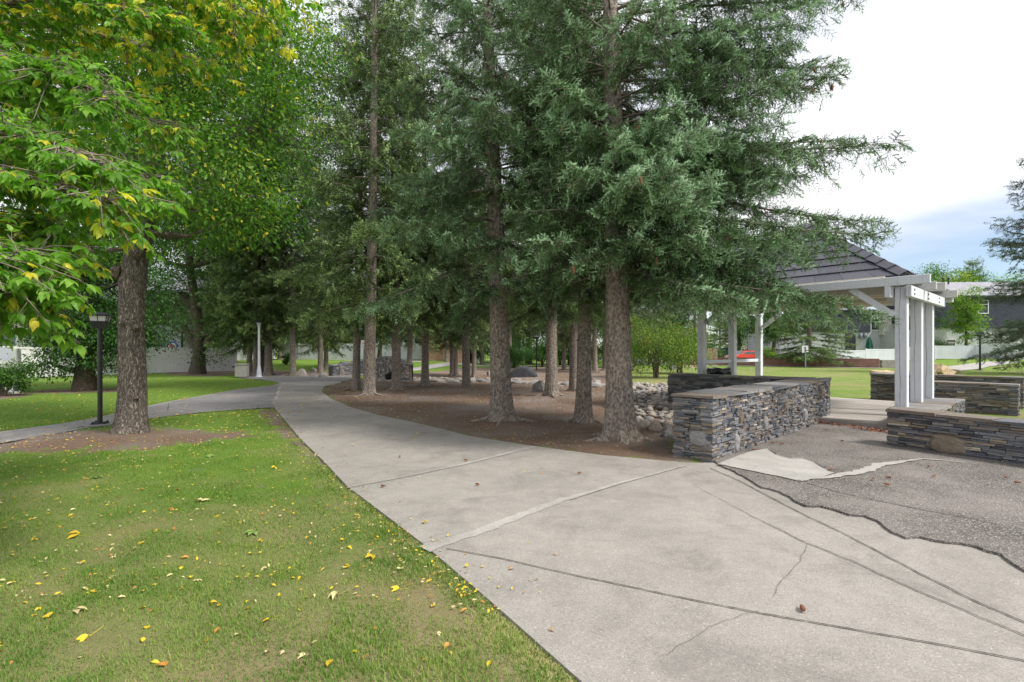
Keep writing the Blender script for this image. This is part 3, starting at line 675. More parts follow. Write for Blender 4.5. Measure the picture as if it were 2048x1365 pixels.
# ------------------------------------------------------------------ gazebo
UA = np.array([0.7507, 0.6606]); VA = np.array([-0.6606, 0.7507]); GR = math.atan2(UA[1], UA[0])
def W(u, v, z=0.0):
    p = UA * u + VA * v; return np.array([p[0], p[1], z])
rect_wall('stone_bench', W(11.95, 1.76), W(15.3, 1.76), 0.66, 0.47, 24, 'low stone bench wall carrying the three front white posts', lmin=0.08, lmax=0.3)
rect_wall('stone_wall', (10.8, 13.25), (12.02, 11.88), 0.42, 0.77, 25, 'short slate wall with a brown corner stone, right of the three white posts',
          boulders=[(0.13, 0.63, 0.42, 0.24)], lmin=0.14, lmax=0.45)
rect_wall('stone_wall', (11.35, 15.8), (13.6, 13.3), 0.45, 0.86, 26, 'slate wall farthest back beyond the deck, in front of the tan boulders', lmin=0.12, lmax=0.4)

gz = empty('gazebo', W(14.75, 4.85), label='white timber gazebo with dark shingled pyramid roof and grey deck', cat='gazebo')
GO = W(14.75, 4.85)
def WG(u, v, z): return W(u, v, z) - GO
# deck
dk = MB(); DZ = 0.15
front = lambda v: 12.42 + (v - 4.5) * 0.33
v0, pw = 1.9, 0.14
k = 0
vv = v0
rows = np.arange(12.12, 17.5, 0.142)
for u_ in rows:
    # boards run along v; clip by the front line
    v_lo = 2.0; v_hi = 7.6
    if v_hi - v_lo < 0.1: continue
    a_, b_ = WG(u_, v_lo, DZ - 0.02), WG(u_, v_hi, DZ - 0.02)
    dk.bar(a_, b_, 0.136, 0.04, rnd=R.random())
dk.build('deck_boards', M['deck'], gz)
dk = MB(); dk.bar(WG(12.03, 2.0, 0.065), WG(12.03, 7.6, 0.065), 0.05, 0.125, rnd=0.1)
dk.bar(WG(17.42, 2.0, 0.065), WG(17.42, 7.6, 0.065), 0.05, 0.13, rnd=0.1); dk.bar(WG(12.06, 7.6, 0.065), WG(17.4, 7.6, 0.065), 0.05, 0.13, rnd=0.1)
dk.build('deck_skirt', M['deck'], gz)
def post(u, v, z0, z1, w=0.195, split=True):
    mb = MB(); c = WG(u, v, 0)
    # boxed post of slightly proud corner boards
    mb.box((c[0], c[1], (z0 + z1) / 2), (w, w, z1 - z0), GR)
    o = mb.build('post', M['paint'], gz)
    bv = o.modifiers.new('b', 'BEVEL'); bv.width = 0.008; bv.segments = 2
    if split:
        s_ = MB(); r_ = np.random.RandomState(int(u * 50))
        zz = np.linspace(z0 + 0.05, z1 - 0.02, 40); off = (fbm(zz * 1.7 + u, zz * 0) - .5) * 0.05
        for dv, dirv in ((-w / 2 - 0.002, 'f'), ):
            # long drying split down the face that looks towards the path
            for nrm, tan in ((-UA, VA), (-VA, UA)):
                base = c[:2] + nrm * (w / 2 + 0.0015)
                A = [np.r_[base + tan * (o_ + 0.015 - 0.003), z_] for o_, z_ in zip(off, zz)]; B = [np.r_[base + tan * (o_ + 0.015 + 0.003 * r_.uniform(.3, 1.3)), z_] for o_, z_ in zip(off, zz)]
                n_ = len(zz); k_ = np.arange(n_ - 1)
                s_.add(np.array(A + B), np.stack([k_, k_ + 1, n_ + k_ + 1, n_ + k_], 1)); break
        s_.build('split', M['crackwood'], o)
    return o
AU = [(12.37, 2.34), (13.74, 2.34), (14.95, 2.34)]
for u_, v_ in AU: post(u_, v_, 0.45, 2.84)
LP = []
for px_ in (1404, 1465, 1518):
    t_ = (px_ - CX) / F; D_ = 7.35 / (VA[1] + VA[0] * t_); x_ = D_ * t_; LP.append((UA[0] * x_ + UA[1] * D_, 7.35))
for u_, v_ in LP: post(u_, v_, 0.15, 2.78, 0.19, False)
def beam(a, b, w, t, mat='paint', nm='beam'):
    mb = MB(); mb.bar(a, b, w, t); o = mb.build(nm, M[mat], gz); bv = o.modifiers.new('b', 'BEVEL'); bv.width = 0.006; bv.segments = 1; return o
# paired beams clasping the right hand posts, running back
beam(WG(12.12, 2.34 - 0.155, 2.735), WG(15.75, 2.34 - 0.155, 2.735), 0.085, 0.215)
beam(WG(11.95, 2.34 + 0.155, 2.735), WG(15.75, 2.34 + 0.155, 2.735), 0.085, 0.215)
# cross beams resting on them
beam(WG(12.0, 1.84, 2.93), WG(12.0, 7.75, 2.93), 0.085, 0.17)
beam(WG(13.35, 1.95, 2.93), WG(13.35, 2.7, 2.93), 0.085, 0.17, 'paint_worn')
beam(WG(13.75, 1.86, 2.93), WG(13.75, 7.75, 2.93), 0.085, 0.17, 'paint_worn')
beam(WG(15.75, 1.92, 2.93), WG(15.75, 7.75, 2.93), 0.085, 0.17, 'paint_worn')
beam(WG(17.35, 2.2, 2.93), WG(17.35, 7.75, 2.93), 0.085, 0.17)
for u_, v_ in AU:
    for zz_ in (2.69, 2.78):
        bt = MB(); c_ = WG(u_, v_ - .2, zz_); bt.box(c_, (.035, .02, .035), GR); bt.build('bolt', M['black_metal'], gz)
# left plate beam on the left posts
beam(WG(12.0, 7.35 - .15, 2.86), WG(17.8, 7.35 - .15, 2.86), 0.085, 0.17); beam(WG(12.0, 7.35 + .15, 2.86), WG(17.8, 7.35 + .15, 2.86), 0.085, 0.17)
# cream ceiling
cl = MB()
for i_, u_ in enumerate(np.arange(12.09, 17.3, 0.15)):
    cl.bar(WG(u_, 2.55, 3.035), WG(u_, 7.2, 3.035), 0.1495, 0.03, rnd=0.5)
cl.build('ceiling_boards', M['soffit'], gz)
fz = MB(); fz.bar(WG(16.6, 2.5, 2.93), WG(16.6, 7.2, 2.93), 0.10, 0.18); fz.bar(WG(14.9, 2.5, 2.95), WG(14.9, 7.2, 2.95), 0.10, 0.14)
fz.build('ceiling_joist', M['soffit'], gz)
# braces
def brace(a, b):
    mb = MB(); mb.bar(a, b, 0.09, 0.12); mb.build('brace', M['paint'], gz)
brace(WG(12.30, 2.45, 2.28), WG(12.15, 3.15, 2.86)); brace(WG(14.95, 2.45, 2.28), WG(14.95, 3.1, 2.86))
brace(WG(LP[2][0], 7.22, 2.38), WG(LP[2][0], 6.6, 2.86)); brace(WG(LP[0][0], 7.22, 2.38), WG(LP[0][0], 6.6, 2.86))
# rails between the left posts
for (ua, va), (ub, vb) in zip(LP[:-1], LP[1:]): beam(WG(ua + .1, va, 1.24), WG(ub - .1, vb, 1.24), 0.05, 0.10, 'paint', 'rail')
# roof: four hips of overlapping metal tiles
rf = MB(); ZE, ZA, HS = 3.03, 4.93, 2.65; nc = 9
def RP(side, s, t):   # t: 0 eave..1 apex, s -1..1 along the eave, in gazebo axes
    h_ = HS * (1 - t); a_, b_ = ((-h_, -s * h_), (s * h_, -h_), (h_, s * h_), (-s * h_, h_))[side]
    return np.array([UA[0] * a_ + VA[0] * b_, UA[1] * a_ + VA[1] * b_, ZE + (ZA - ZE) * t])
for side in range(4):
    e1 = RP(side, 1, 0) - RP(side, -1, 0); e2 = RP(side, 0, 1) - RP(side, 0, 0); nrm = np.cross(e1, e2); nrm /= np.linalg.norm(nrm)
    if nrm[2] < 0: nrm = -nrm
    for c_ in range(nc):
        t0, t1 = c_ / nc, min(1, (c_ + 1) / nc + 0.012)
        w_ = 2 * HS * (1 - t0); n_ = max(1, int(round(w_ / 0.52))); sh = 0.5 if c_ % 2 else 0.0
        ed = [-1.0] + [(-1 + 2 * (q + sh) / n_) for q in range(0 if sh else 1, n_)] + [1.0]
        for s0, s1 in zip(ed[:-1], ed[1:]):
            gap = 0.006 / max(.3, w_)
            lo = 0.038; hi = 0.012
            q = [RP(side, s0 + gap, t0) + nrm * lo, RP(side, s1 - gap, t0) + nrm * lo, RP(side, s1 - gap, t1) + nrm * hi, RP(side, s0 + gap, t1) + nrm * hi,
                 RP(side, s0 + gap, t0) - nrm * 0.0, RP(side, s1 - gap, t0) - nrm * 0.0, RP(side, s1 - gap, t1) - nrm * .01, RP(side, s0 + gap, t1) - nrm * .01]
            rf.add(np.array(q), [[0, 1, 2, 3], [4, 5, 1, 0], [1, 5, 6, 2], [4, 0, 3, 7]], rnd=R.random())
    b4 = [RP(side, -1, 0), RP(side, 1, 0), RP(side, 0, 1)]; rf.add(np.array(b4) - nrm * 0.005, [[0, 1, 2]], 0.0)
rf.build('roof', M['tile'], gz)
rc = MB()
for side in range(4):
    for q in range(11):
        t0, t1 = q / 11, (q + 1.25) / 11; t1 = min(t1, 1.0)
        a_, b_ = RP(side, 1, t0) + [0, 0, .085], RP(side, 1, t1) + [0, 0, .055]
        d_ = b_ - a_; y = np.cross([0, 0, 1.0], d_); y /= np.linalg.norm(y); n_ = np.cross(d_, y); n_ /= np.linalg.norm(n_)
        V = [a_ + y * .15 - n_ * .07, a_ + n_ * .02, a_ - y * .15 - n_ * .07, b_ + y * .15 - n_ * .07, b_ + n_ * .02, b_ - y * .15 - n_ * .07]
        V += [V[0] - n_ * .03, V[2] - n_ * .03]
        rc.add(np.array(V), [[0, 1, 4, 3], [1, 2, 5, 4]], R.random()); rc.add(np.array(V), [[0, 6, 1], [1, 7, 2]], 0.1)
rc.build('ridge_cap', M['tile'], gz)
ea = MB()
for side in range(4):
    a_, b_ = RP(side, -1, 0), RP(side, 1, 0); ea.bar(a_ - [0, 0, .03], b_ - [0, 0, .03], 0.03, 0.075, rnd=0.0)
ea.build('eave_trim', M['tile'], gz)

# litter bin on the deck
tb = atD(1439, 14.2); t_ = empty('trash_bin', (tb[0], tb[1], 0.15), label='dark grey litter bin lined with a black bag, under the gazebo', cat='bin')
mb = MB(); mb.lathe([(0.0, 0.0), (0.26, 0.0), (0.27, 0.02), (0.30, 0.84), (0.0, 0.84)], 20); mb.build('body', M['bin'], t_, smooth=False)
mb = MB(); k_ = 40; prof = [(0.30, .74), (0.325, .78), (0.33, .88), (0.31, .93), (0.25, .91), (0.15, .86), (0, .84)]
V = []; an = np.linspace(0, 2 * math.pi, k_, endpoint=False)
for q, (r_, z_) in enumerate(prof):
    w_ = 1 + 0.05 * np.sin(an * 7 + q) + 0.03 * np.sin(an * 13 + 2 * q); V.append(np.stack([r_ * w_ * np.cos(an), r_ * w_ * np.sin(an), z_ + 0.02 * np.sin(an * 5 + q * 2)], 1))
V = np.concatenate(V); q = [[r * k_ + i_, r * k_ + (i_ + 1) % k_, (r + 1) * k_ + (i_ + 1) % k_, (r + 1) * k_ + i_] for r in range(len(prof) - 1) for i_ in range(k_)]
mb.add(V, q); mb.build('bin_liner', M['plastic_bag'], t_, smooth=True)

# ------------------------------------------------------------------ lamps
def lantern_lamp(px, py, label, h_=2.15, s=1.0, pole='black_metal', rz=0.4, plate=True):
    p = at(px, py); z = hg(p[0], p[1]); o = empty('street_lamp', (p[0], p[1], z), rz, label=label, cat='street lamp')
    mb = MB(); mb.lathe([(0.0, 0.05), (0.085, 0.05), (0.085, 0.075), (0.045 * s, 0.085), (0.042 * s, h_ - .32), (0.05 * s, h_ - .30), (0.0, h_ - .30)], 14); mb.build('pole', M[pole], o, smooth=False)
    if plate:
        mb = MB(); mb.lathe([(0, -.05), (0.27, -.05), (0.27, 0.045), (0.25, 0.055), (0, 0.055)], 24); mb.build('footing', M['concrete_grey'], o)
        mb = MB(); mb.box((0, 0, 0.07), (0.25, 0.25, 0.022))
        for sx in (-1, 1):
            for sy in (-1, 1): mb.lathe([(0.0, .08), (0.022, .08), (0.022, .105), (0, .11)], 6, c=(sx * .095, sy * .095, 0))
        mb.build('base_plate', M['black_metal'], o)
    q = math.pi / 4
    def sq(prof, nm, mt):
        m_ = MB(); m_.lathe([(r * 1.4142, z_) for r, z_ in prof], 4, rz=q); return m_.build(nm, M[mt], o)
    b = h_ - 0.32
    sq([(0, b), (.09, b), (.135, b + .15), (.14, b + .155), (0, b + .155)], 'ballast_box', 'black_metal')
    sq([(.128, b + .155), (.15, b + .262), (0, b + .262)], 'lamp_glass', 'opal')
    sq([(0, b + .262), (.19, b + .262), (.195, b + .272), (.17, b + .295), (.10, b + .325), (.095, b + .34), (0, b + .35)], 'lamp_cap', 'black_metal')
    m_ = MB()
    for sx in (-1, 1):
        for sy in (-1, 1): m_.bar((sx * .132, sy * .132, b + .155), (sx * .153, sy * .153, b + .265), .012, .012)
    for sx in (-1, 1): m_.bar((sx * .134, 0, b + .155), (sx * .153, 0, b + .265), .010, .010, up=(0, 1, 0)); m_.bar((0, sx * .134, b + .155), (0, sx * .153, b + .265), .010, .010, up=(1, 0, 0))
    m_.build('lantern_frame', M['black_metal'], o)
    return o
lantern_lamp(200, 853, 'black pole lamp with a square lantern on the lawn beside the left trunk', 2.36)
lantern_lamp(1073, 741.5, 'thin black lamp post behind the large black boulder', 2.75, 1.1, plate=False)
lantern_lamp(883, 733, 'slender dark lamp post in front of the tan brick house', 2.5, 1.1, plate=False)
lantern_lamp(1960, 742, 'black lamp post on the lawn by the far right spruce', 2.9, 1.5)
p = at(518, 755.5); o = empty('street_lamp', (p[0], p[1], 0), label='tall pale grey fluted lamp post with dark cap beside the path junction', cat='street lamp')
mb = MB(); mb.lathe([(0, 0), (.19, 0), (.19, .06), (.165, .08), (.15, .12), (.115, .45), (.085, .60), (.095, .62), (.095, .66), (.07, .68), (.062, 2.9), (.072, 2.92), (.072, 2.97), (0, 2.97)], 18)
mb.build('pole', M['white_metal'], o, smooth=False)
mb = MB(); mb.lathe([(.05, 2.97), (.09, 3.0), (.13, 3.16), (0, 3.16)], 12); mb.build('lamp_glass', M['opal'], o)
mb = MB(); mb.lathe([(0, 3.16), (.20, 3.16), (.20, 3.19), (.15, 3.25), (0, 3.30)], 14); mb.build('lamp_cap', M['black_metal'], o)

# ------------------------------------------------------------------ signs
p = at(727.5, 757); o = empty('sign_post', (p[0], p[1], 0), label='white notice sign with red lines on a grey pole by the stone bridge', cat='sign')
mb = MB(); mb.box((0, 0, 1.06), (0.05, 0.03, 2.16)); mb.build('pole', M['grey_metal'], o)
mb = MB(); mb.box((0, -0.025, 1.88), (0.29, 0.012, 0.50)); sg = mb.build('sign_panel', M['sign_white'], o)
mb = MB()
for z_, w_, hh in ((2.03, .14, .035), (1.95, .17, .035), (1.72, .2, .014), (1.68, .18, .012)): mb.box((0.0, -0.033, z_), (w_, 0.004, hh))
mb.build('print', M['sign_red'], sg)
mb = MB()
for z_ in (1.89, 1.86, 1.82, 1.79, 1.76): mb.box((0.0, -0.033, z_), (R.uniform(.13, .2), 0.004, .008))
mb.build('print', M['grey_metal'], sg)
p = atD(1611, 43); o = empty('sign_post', (p[0], p[1], 0), label='blank back of a white square sign on a pole behind the low brick wall', cat='sign')
mb = MB(); mb.box((0, 0, 0.95), (0.09, 0.05, 1.9)); mb.build('pole', M['grey_metal'], o)
mb = MB(); mb.box((0, 0.035, 1.66), (0.55, 0.015, 0.60)); mb.build('sign_panel', M['sign_white'], o)

# ------------------------------------------------------------------ fences
def fence(name, pts, h_, label, mat='vinyl', gates=(), pitch=2.2, h2=None, posts=True):
    P = [np.array(q[:2], float) for q in pts]; o = empty(name, (P[0][0], P[0][1], 0), label=label, cat='fence'); off = P[0]
    for si, (a, b) in enumerate(zip(P[:-1], P[1:])):
        L = np.linalg.norm(b - a); n_ = max(1, round(L / pitch)); T = (b - a) / L
        for q in range(n_):
            c0 = a + T * L * q / n_; c1 = a + T * L * (q + 1) / n_; z0 = hg(*((c0 + c1) / 2)); g_ = (si, q) in gates
            ca, cb = c0 - off + T * .06, c1 - off - T * .06
            mb = MB(); mb.bar((*ca, z0 + 0.06 + h_ / 2), (*cb, z0 + 0.06 + h_ / 2), 0.03, h_ - 0.1)
            pn = mb.build('gate' if g_ else 'panel', M[mat], o)
            mb = MB(); nb = max(2, int(np.linalg.norm(cb - ca) / 0.18))     # tongue and groove boards
            for w_ in range(nb):
                f0, f1 = w_ / nb, (w_ + 1) / nb
                mb.bar((*(ca + (cb - ca) * (f0 + .11 / nb)), z0 + 0.06 + h_ / 2), (*(ca + (cb - ca) * (f1 - .11 / nb)), z0 + 0.06 + h_ / 2), 0.056, h_ - 0.13)
            mb.build('boards', M[mat], pn)
            for zr, tr_ in ((h_ - .03, .12), (.14, .16)):
                mb = MB(); mb.bar((*ca, z0 + zr), (*cb, z0 + zr), 0.085, tr_); mb.build('rail', M[mat], pn)
            if g_:
                for z_ in (0.35, h_ - .28):
                    mb = MB(); mb.box((*(c1 - off - T * .12), z0 + z_), (0.3, 0.14, 0.09), math.atan2(T[1], T[0])); mb.build('hinge', M['black_metal'], pn)
            mb = MB(); mb.box((*(c0 - off), z0 + h_ / 2 + .02), (0.125, 0.125, h_ + .08), math.atan2(T[1], T[0])); mb.box((*(c0 - off), z0 + h_ + .07), (0.15, 0.15, 0.03), math.atan2(T[1], T[0])); mb.build('post', M[mat], o)
    zb = hg(*P[-1]); mb = MB(); mb.box((*(P[-1] - off), zb + h_ / 2 + .02), (0.125, 0.125, h_ + .08), math.atan2(T[1], T[0])); mb.build('post', M[mat], o)
    return o
fence('vinyl_fence', [at(30, 758.5)[:2], at(300, 748)[:2], at(472, 743.5)[:2]], 1.72, 'long white vinyl fence with black hinged gates behind the forked dark tree', 'vinyl_dull', gates=((0, 3), (1, 0), (1, 1)), pitch=2.6)
a_ = at(34, 788)[:2]; fence('vinyl_fence', [a_ + [-5, -1.5], a_ + [-1.0, -.35], a_], 1.18, 'short low white fence at the left edge of the lawn', 'vinyl_dull', pitch=1.6)
o_ = bpy.data.objects['vinyl_fence.001']; mb = MB(); mb.box((5.0 - .02, 1.5, 0.82), (0.16, 0.16, 1.64)); mb.build('post', M['vinyl_dull'], o_)
mb = MB(); mb.add(np.array([[2.8, 1.7, .9], [4.9, 1.7, .9], [4.9, 1.7, 1.55], [2.8, 1.7, 2.0], [2.8, 1.76, .9], [4.9, 1.76, .9], [4.9, 1.76, 1.55], [2.8, 1.76, 2.0]]), [[0, 1, 2, 3], [5, 4, 7, 6], [3, 2, 6, 7], [1, 5, 6, 2]])
mb.build('sloped_panel', M['vinyl'], o_)
fence('vinyl_fence', [atD(560, 51)[:2], atD(800, 47.5)[:2], atD(858, 47)[:2]], 1.55, 'pale vinyl fence on the rise beyond the stone bridge', 'vinyl', pitch=2.3)
fence('vinyl_fence', [atD(1672, 55)[:2], atD(1790, 57)[:2]], 1.5, 'white vinyl fence before the house with the green umbrella', 'vinyl', pitch=4.0)
fence('vinyl_fence', [atD(1792, 57)[:2], atD(1950, 56)[:2], atD(2035, 51)[:2], atD(2200, 49)[:2]], 1.5, 'white vinyl fence at the far right behind the lawn lamp post', 'vinyl', pitch=4.2)
fence('vinyl_fence', [atD(1618, 58)[:2], atD(1671, 55.6)[:2]], 1.5, 'dull grey-white fence beside the brick building', 'vinyl_dull', pitch=2.4)

# brick walls
def brick_wall(pts, h_, label, mat, w=0.25):
    P = [np.array(q[:2], float) for q in pts]; o = empty('brick_wall', (*P[0], 0), label=label, cat='brick wall')
    for a, b in zip(P[:-1], P[1:]):
        L = np.linalg.norm(b - a); ang = math.atan2(*(b - a)[::-1]); z0 = hg(*((a + b) / 2)); c = (a + b) / 2 - P[0]
        e_ = MB(); e_.box((0, 0, 0), (L, w, h_ - .07)); q = e_.build('brickwork', M[mat], o, loc=(c[0], c[1], z0 + (h_ - .07) / 2)); q.rotation_euler.z = ang
        e_ = MB(); nb = int(L / .085); 
        for k in range(nb): e_.box((-L / 2 + (k + .5) * L / nb, 0, 0), (L / nb - .008, w + .03, .07), rnd=R.random())
        q = e_.build('coping', M[mat], o, loc=(c[0], c[1], z0 + h_ - .035)); q.rotation_euler.z = ang
    return o
brick_wall([at(1433, 730.5)[:2], at(1759, 737)[:2]], 0.82, 'low brown brick wall along the far side of the lawn', 'brick_red')
brick_wall([at(1350, 732)[:2], at(1386, 732)[:2], at(1433, 731.0)[:2]], 1.75, 'tall pale brick wall beside the parked pickup', 'brick')
p = atD(1777, 44.0); mb = MB(); mb.box((p[0], p[1], .35), (1.5, .5, .7), rnd=.4); 
mb.build('stone_block', M['grey_rock'], label='dark stone block at the end of the low brick wall', cat='stone block')

# utility box beside gate
p = at(484, 756); mb = MB(); mb.box((0, 0, .42), (.6, .5, .74), .1, jit=.01); mb.box((0, 0, .77), (.66, .56, .06), .1)
o = mb.build('concrete_box', M['concrete_light'], loc=(p[0], p[1], 0), label='square concrete utility box beside the white gate', cat='utility box')
o.modifiers.new('b', 'BEVEL').width = .02

# ------------------------------------------------------------------ stone footbridge
def bridge():
    p1 = at(666, 753)[:2]; p2 = at(705, 751)[:2]; p3 = at(742, 759.5)[:2]; p4 = at(812, 765)[:2]; p5 = at(825, 752)[:2]
    o = empty('stone_bridge', (*p3, 0), label='small arched stone footbridge with curved slate parapets over the dry creek', cat='footbridge')
    # near parapet with the arch
    L = np.linalg.norm(p4 - p3); T = (p4 - p3) / L; N = np.array([-T[1], T[0]]); ang = math.atan2(T[1], T[0])
    top = lambda s: 0.80 + 0.42 * math.exp(-((s - L * .42) / (L * .40)) ** 2)
    ac, ar, ah = L * 0.66, 0.86, 0.56
    hole = lambda s, z: abs(s - ac) < ar and z < ah * math.sqrt(max(0, 1 - ((s - ac) / ar) ** 2))
    mb = MB(); z_ = []
    lay_stones(mb, [np.zeros(2), p4 - p3], -0.1, top, closed=False, seed=31, hole=hole, lmin=.06, lmax=.16, hmin=.05, hmax=.09, dark=-.55)
    k = 26; ss = np.linspace(0, L, k)
    V = []
    for s in ss:
        zb = ah * math.sqrt(max(0, 1 - ((s - ac) / ar) ** 2)) if abs(s - ac) < ar else -0.1
        for d in (0.07, 0.42):
            q = T * s + N * d
            V += [[q[0], q[1], zb + .03], [q[0], q[1], top(s) - .02]]
    V = np.array(V); F_ = []
    for i in range(k - 1):
        a = 4 * i; b = a + 4
        F_ += [[a, b, b + 1, a + 1], [b + 2, a + 2, a + 3, b + 3], [a + 1, b + 1, b + 3, a + 3], [a, a + 2, b + 2, b]]
    mb.add(V, F_, 0.15)
    mb.build('parapet', M['stone'], o)
    mb = MB()
    for i in range(k - 1):
        s0, s1 = ss[i], ss[i + 1]; a = T * s0 + N * .2; b = T * s1 + N * .2
        mb.bar((*a, top(s0) + .02), (*b, top(s1) + .02), .5, .07, rnd=R.choice([.5, .55, .62]))
    mb.build('coping', M['stone'], o)
    # barrel and closing back bar, coloured near black as painted shade inside the arch
    mb = MB(); deckw = .62; M_ = 16
    V = []
    for i in range(M_ + 1):
        a = math.pi * i / M_; s = ac - ar * math.cos(a); z = ah * math.sin(a)
        for d in (.1, deckw): q = T * s + N * d; V.append([q[0], q[1], z])
    mb.add(np.array(V), [[2 * i, 2 * i + 1, 2 * i + 3, 2 * i + 2] for i in range(M_)], .05)
    q0, q1 = T * ac - T * ar * 1.15 + N * deckw, T * ac + T * ar * 1.15 + N * deckw
    mb.bar((*(q0 * .75 + q1 * .25), .15), (*(q0 * .25 + q1 * .75), .15), .1, .5, rnd=0.0)
    mb.build('barrel', M['stone'], o)
    # far/left wing wall, curving
    mb = MB(); w = [p1 - p3, (p1 + p2) / 2 - p3 + [0.15, .25], p2 - p3, p2 - p3 + [1.4, 1.3]]
    hts = lambda s: 0.62 + 0.12 * s if s < 3.2 else 1.0
    lay_stones(mb, w, -.05, hts, closed=False, seed=35, lmin=.08, lmax=.3, hmin=.035, hmax=.08, dark=.25)
    lay_stones(mb, [q + np.array([.15, .42]) for q in w[::-1]], -.05, lambda s: hts(4.5 - s), closed=False, seed=36, lmin=.1, lmax=.3, hmin=.05, hmax=.09)
    S = 0
    for a, b in zip(w[:-1], w[1:]):
        l = np.linalg.norm(b - a); n_v = np.array([-(b - a)[1], (b - a)[0]]) / l * .27; mb.bar((*(a + n_v), hts(S) / 2 - .03), (*(b + n_v), hts(S + l) / 2 - .03), .3, .60, rnd=.1); S += l
    mb.build('wing_wall', M['stone'], o)
    mb = MB(); S = 0
    for a, b in zip(w[:-1], w[1:]):
        l = np.linalg.norm(b - a); n_ = int(l / .4) + 1
        n_v = np.array([-(b - a)[1], (b - a)[0]]) / l * .18
        for q in range(n_): mb.bar((*(a + (b - a) * q / n_ + n_v), hts(S + l * q / n_) + .02), (*(a + (b - a) * (q + .97) / n_ + n_v), hts(S + l * (q + 1) / n_) + .02), .46, .06, rnd=R.choice([.3, .45, .5]))
        S += l
    mb.build('coping', M['stone'], o)
bridge()

# ------------------------------------------------------------------ rocks
from bpy_extras import mesh_utils
import bmesh
def rock_mesh(seed, sub=3, sharp=0.25, flat=0.7, mat='river_rock', name='rock', smooth=True, rough=0.08, facet=0):
    bm = bmesh.new(); bmesh.ops.create_icosphere(bm, subdivisions=sub, radius=1.0); r_ = np.random.RandomState(seed)
    V = np.array([v.co[:] for v in bm.verts]); s = r_.uniform(.75, 1.2, 3)
    if facet:
        for q in range(facet):
            n_ = r_.normal(size=3); n_ /= np.linalg.norm(n_); d = r_.uniform(.55, .85); t = V @ n_; over = np.maximum(0, t - d); V = V - over[:, None] * n_ * .92
    V = V * (1 + (fbm(V[:, 0] * 1.3 + seed, V[:, 1] * 1.3, V[:, 2] * 1.3 + 5) - .5)[:, None] * sharp * 2)
    V = V * (1 + (fbm(V[:, 0] * 5 + seed, V[:, 1] * 5, V[:, 2] * 5) - .5)[:, None] * rough)
    V = V * s; V[:, 2] *= flat
    V /= np.abs(V[:, :2]).max()
    for v, c in zip(bm.verts, V): v.co = c
    me = bpy.data.meshes.new(name); bm.to_mesh(me); bm.free(); me.materials.append(M[mat])
    me.polygons.foreach_set('use_smooth', np.full(len(me.polygons), smooth)); return me
def rock(name, me, loc, sc_, rz=0, label=None, cat='rock', group=None, tilt=0.15):
    o = bpy.data.objects.new(name, me); COL.objects.link(o); o.location = loc
    o.scale = sc_ if hasattr(sc_, '__len__') else (sc_,) * 3; o.rotation_euler = (R.uniform(-tilt, tilt), R.uniform(-tilt, tilt), rz)
    return tag(o, label, cat, group)
def ground_rock(px, py, wpx, hpx, mat, label, seed, name='boulder', facet=3, flat=0.7, sub=4, sharp=.2, rz=0.2, depth=0.8, rough=.08):
    p = at(px, py); D = p[1]; w = wpx * D / F / 2; h_ = hpx * D / F
    me = rock_mesh(seed, sub, sharp, 1.0, mat, name, True, rough, facet); zz = np.array([v.co.z for v in me.vertices]); zt = zz.max()
    return rock(name, me, (p[0], p[1] + w * depth * .5, h_ * .12 + hg(p[0], p[1])), (w, w * depth, h_ * .9 / zt), rz, label, 'boulder', tilt=.03)
ground_rock(1047, 756, 58, 23, 'black_rock', 'large smooth black boulder on the leaf-strewn ground between the trunks', 61, facet=5, sharp=.12)
ground_rock(1080, 786, 44, 24, 'grey_rock', 'squat grey boulder at the back of the mulch bed, left of a spruce trunk', 62, facet=6)
ground_rock(602, 752, 24, 14, 'grey_rock', 'pale angular boulder left of the path, highest of that group', 63, facet=6, flat=.9)
ground_rock(645, 755, 21, 9, 'grey_rock', 'low rounded grey boulder nearest the path bend', 64)
ground_rock(626, 744, 14, 8, 'grey_rock', 'small brown boulder behind the other two by the path', 65)
ground_rock(625, 754, 16, 7, 'grey_rock', 'small low boulder between the two larger ones by the path', 66)
ground_rock(555, 752, 16, 5, 'grey_rock', 'flat pale stone at the edge of the path junction', 67)
def block_rock(px, py, w, d, h_, rz, tilt, label, seed):
    global RS
    keep = RS; RS = np.random.RandomState(seed); p = at(px, py); mb = MB(); mb.box((0, 0, 0), (w, d, h_), jit=min(w, d, h_) * .17)
    o = mb.build('boulder', M['tan_rock'], label=label, cat='boulder', loc=(p[0], p[1] + d / 2, h_ * .40)); o.rotation_euler = (tilt[0], tilt[1], rz); RS = keep
    b_ = o.modifiers.new('b', 'BEVEL'); b_.width = .05; b_.segments = 2
    sb = o.modifiers.new('s', 'SUBSURF'); sb.subdivision_type = 'SIMPLE'; sb.levels = 3; sb.render_levels = 3
    tx = bpy.data.textures.new('rock_relief', 'CLOUDS'); tx.noise_scale = .35; dm = o.modifiers.new('d', 'DISPLACE'); dm.texture = tx; dm.strength = .14; dm.mid_level = .5
    return o
block_rock(1893, 753, 1.45, .8, .62, .35, (0, .38), 'angular tan sandstone boulder on the lawn behind the slate walls', 68)
block_rock(1862, 753, .85, .7, .42, -.2, (.1, -.15), 'smaller tan rock leaning on the sandstone boulder', 69)
block_rock(1916, 748, .8, .5, .28, .6, (0, .2), 'small brown rock behind the sandstone boulder', 72)
block_rock(1770, 752, 1.15, .6, .34, .05, (0, .05), 'flat-topped tan boulder beyond the left end of the back slate wall', 70)
ground_rock(1348, 741, 22, 11, 'grey_rock', 'dark grey boulder under the lime green shrub', 71, facet=4)
ground_rock(1387, 736.5, 14, 6, 'tan_rock', 'pale boulder on the lawn before the tall brick wall', 73, facet=4)
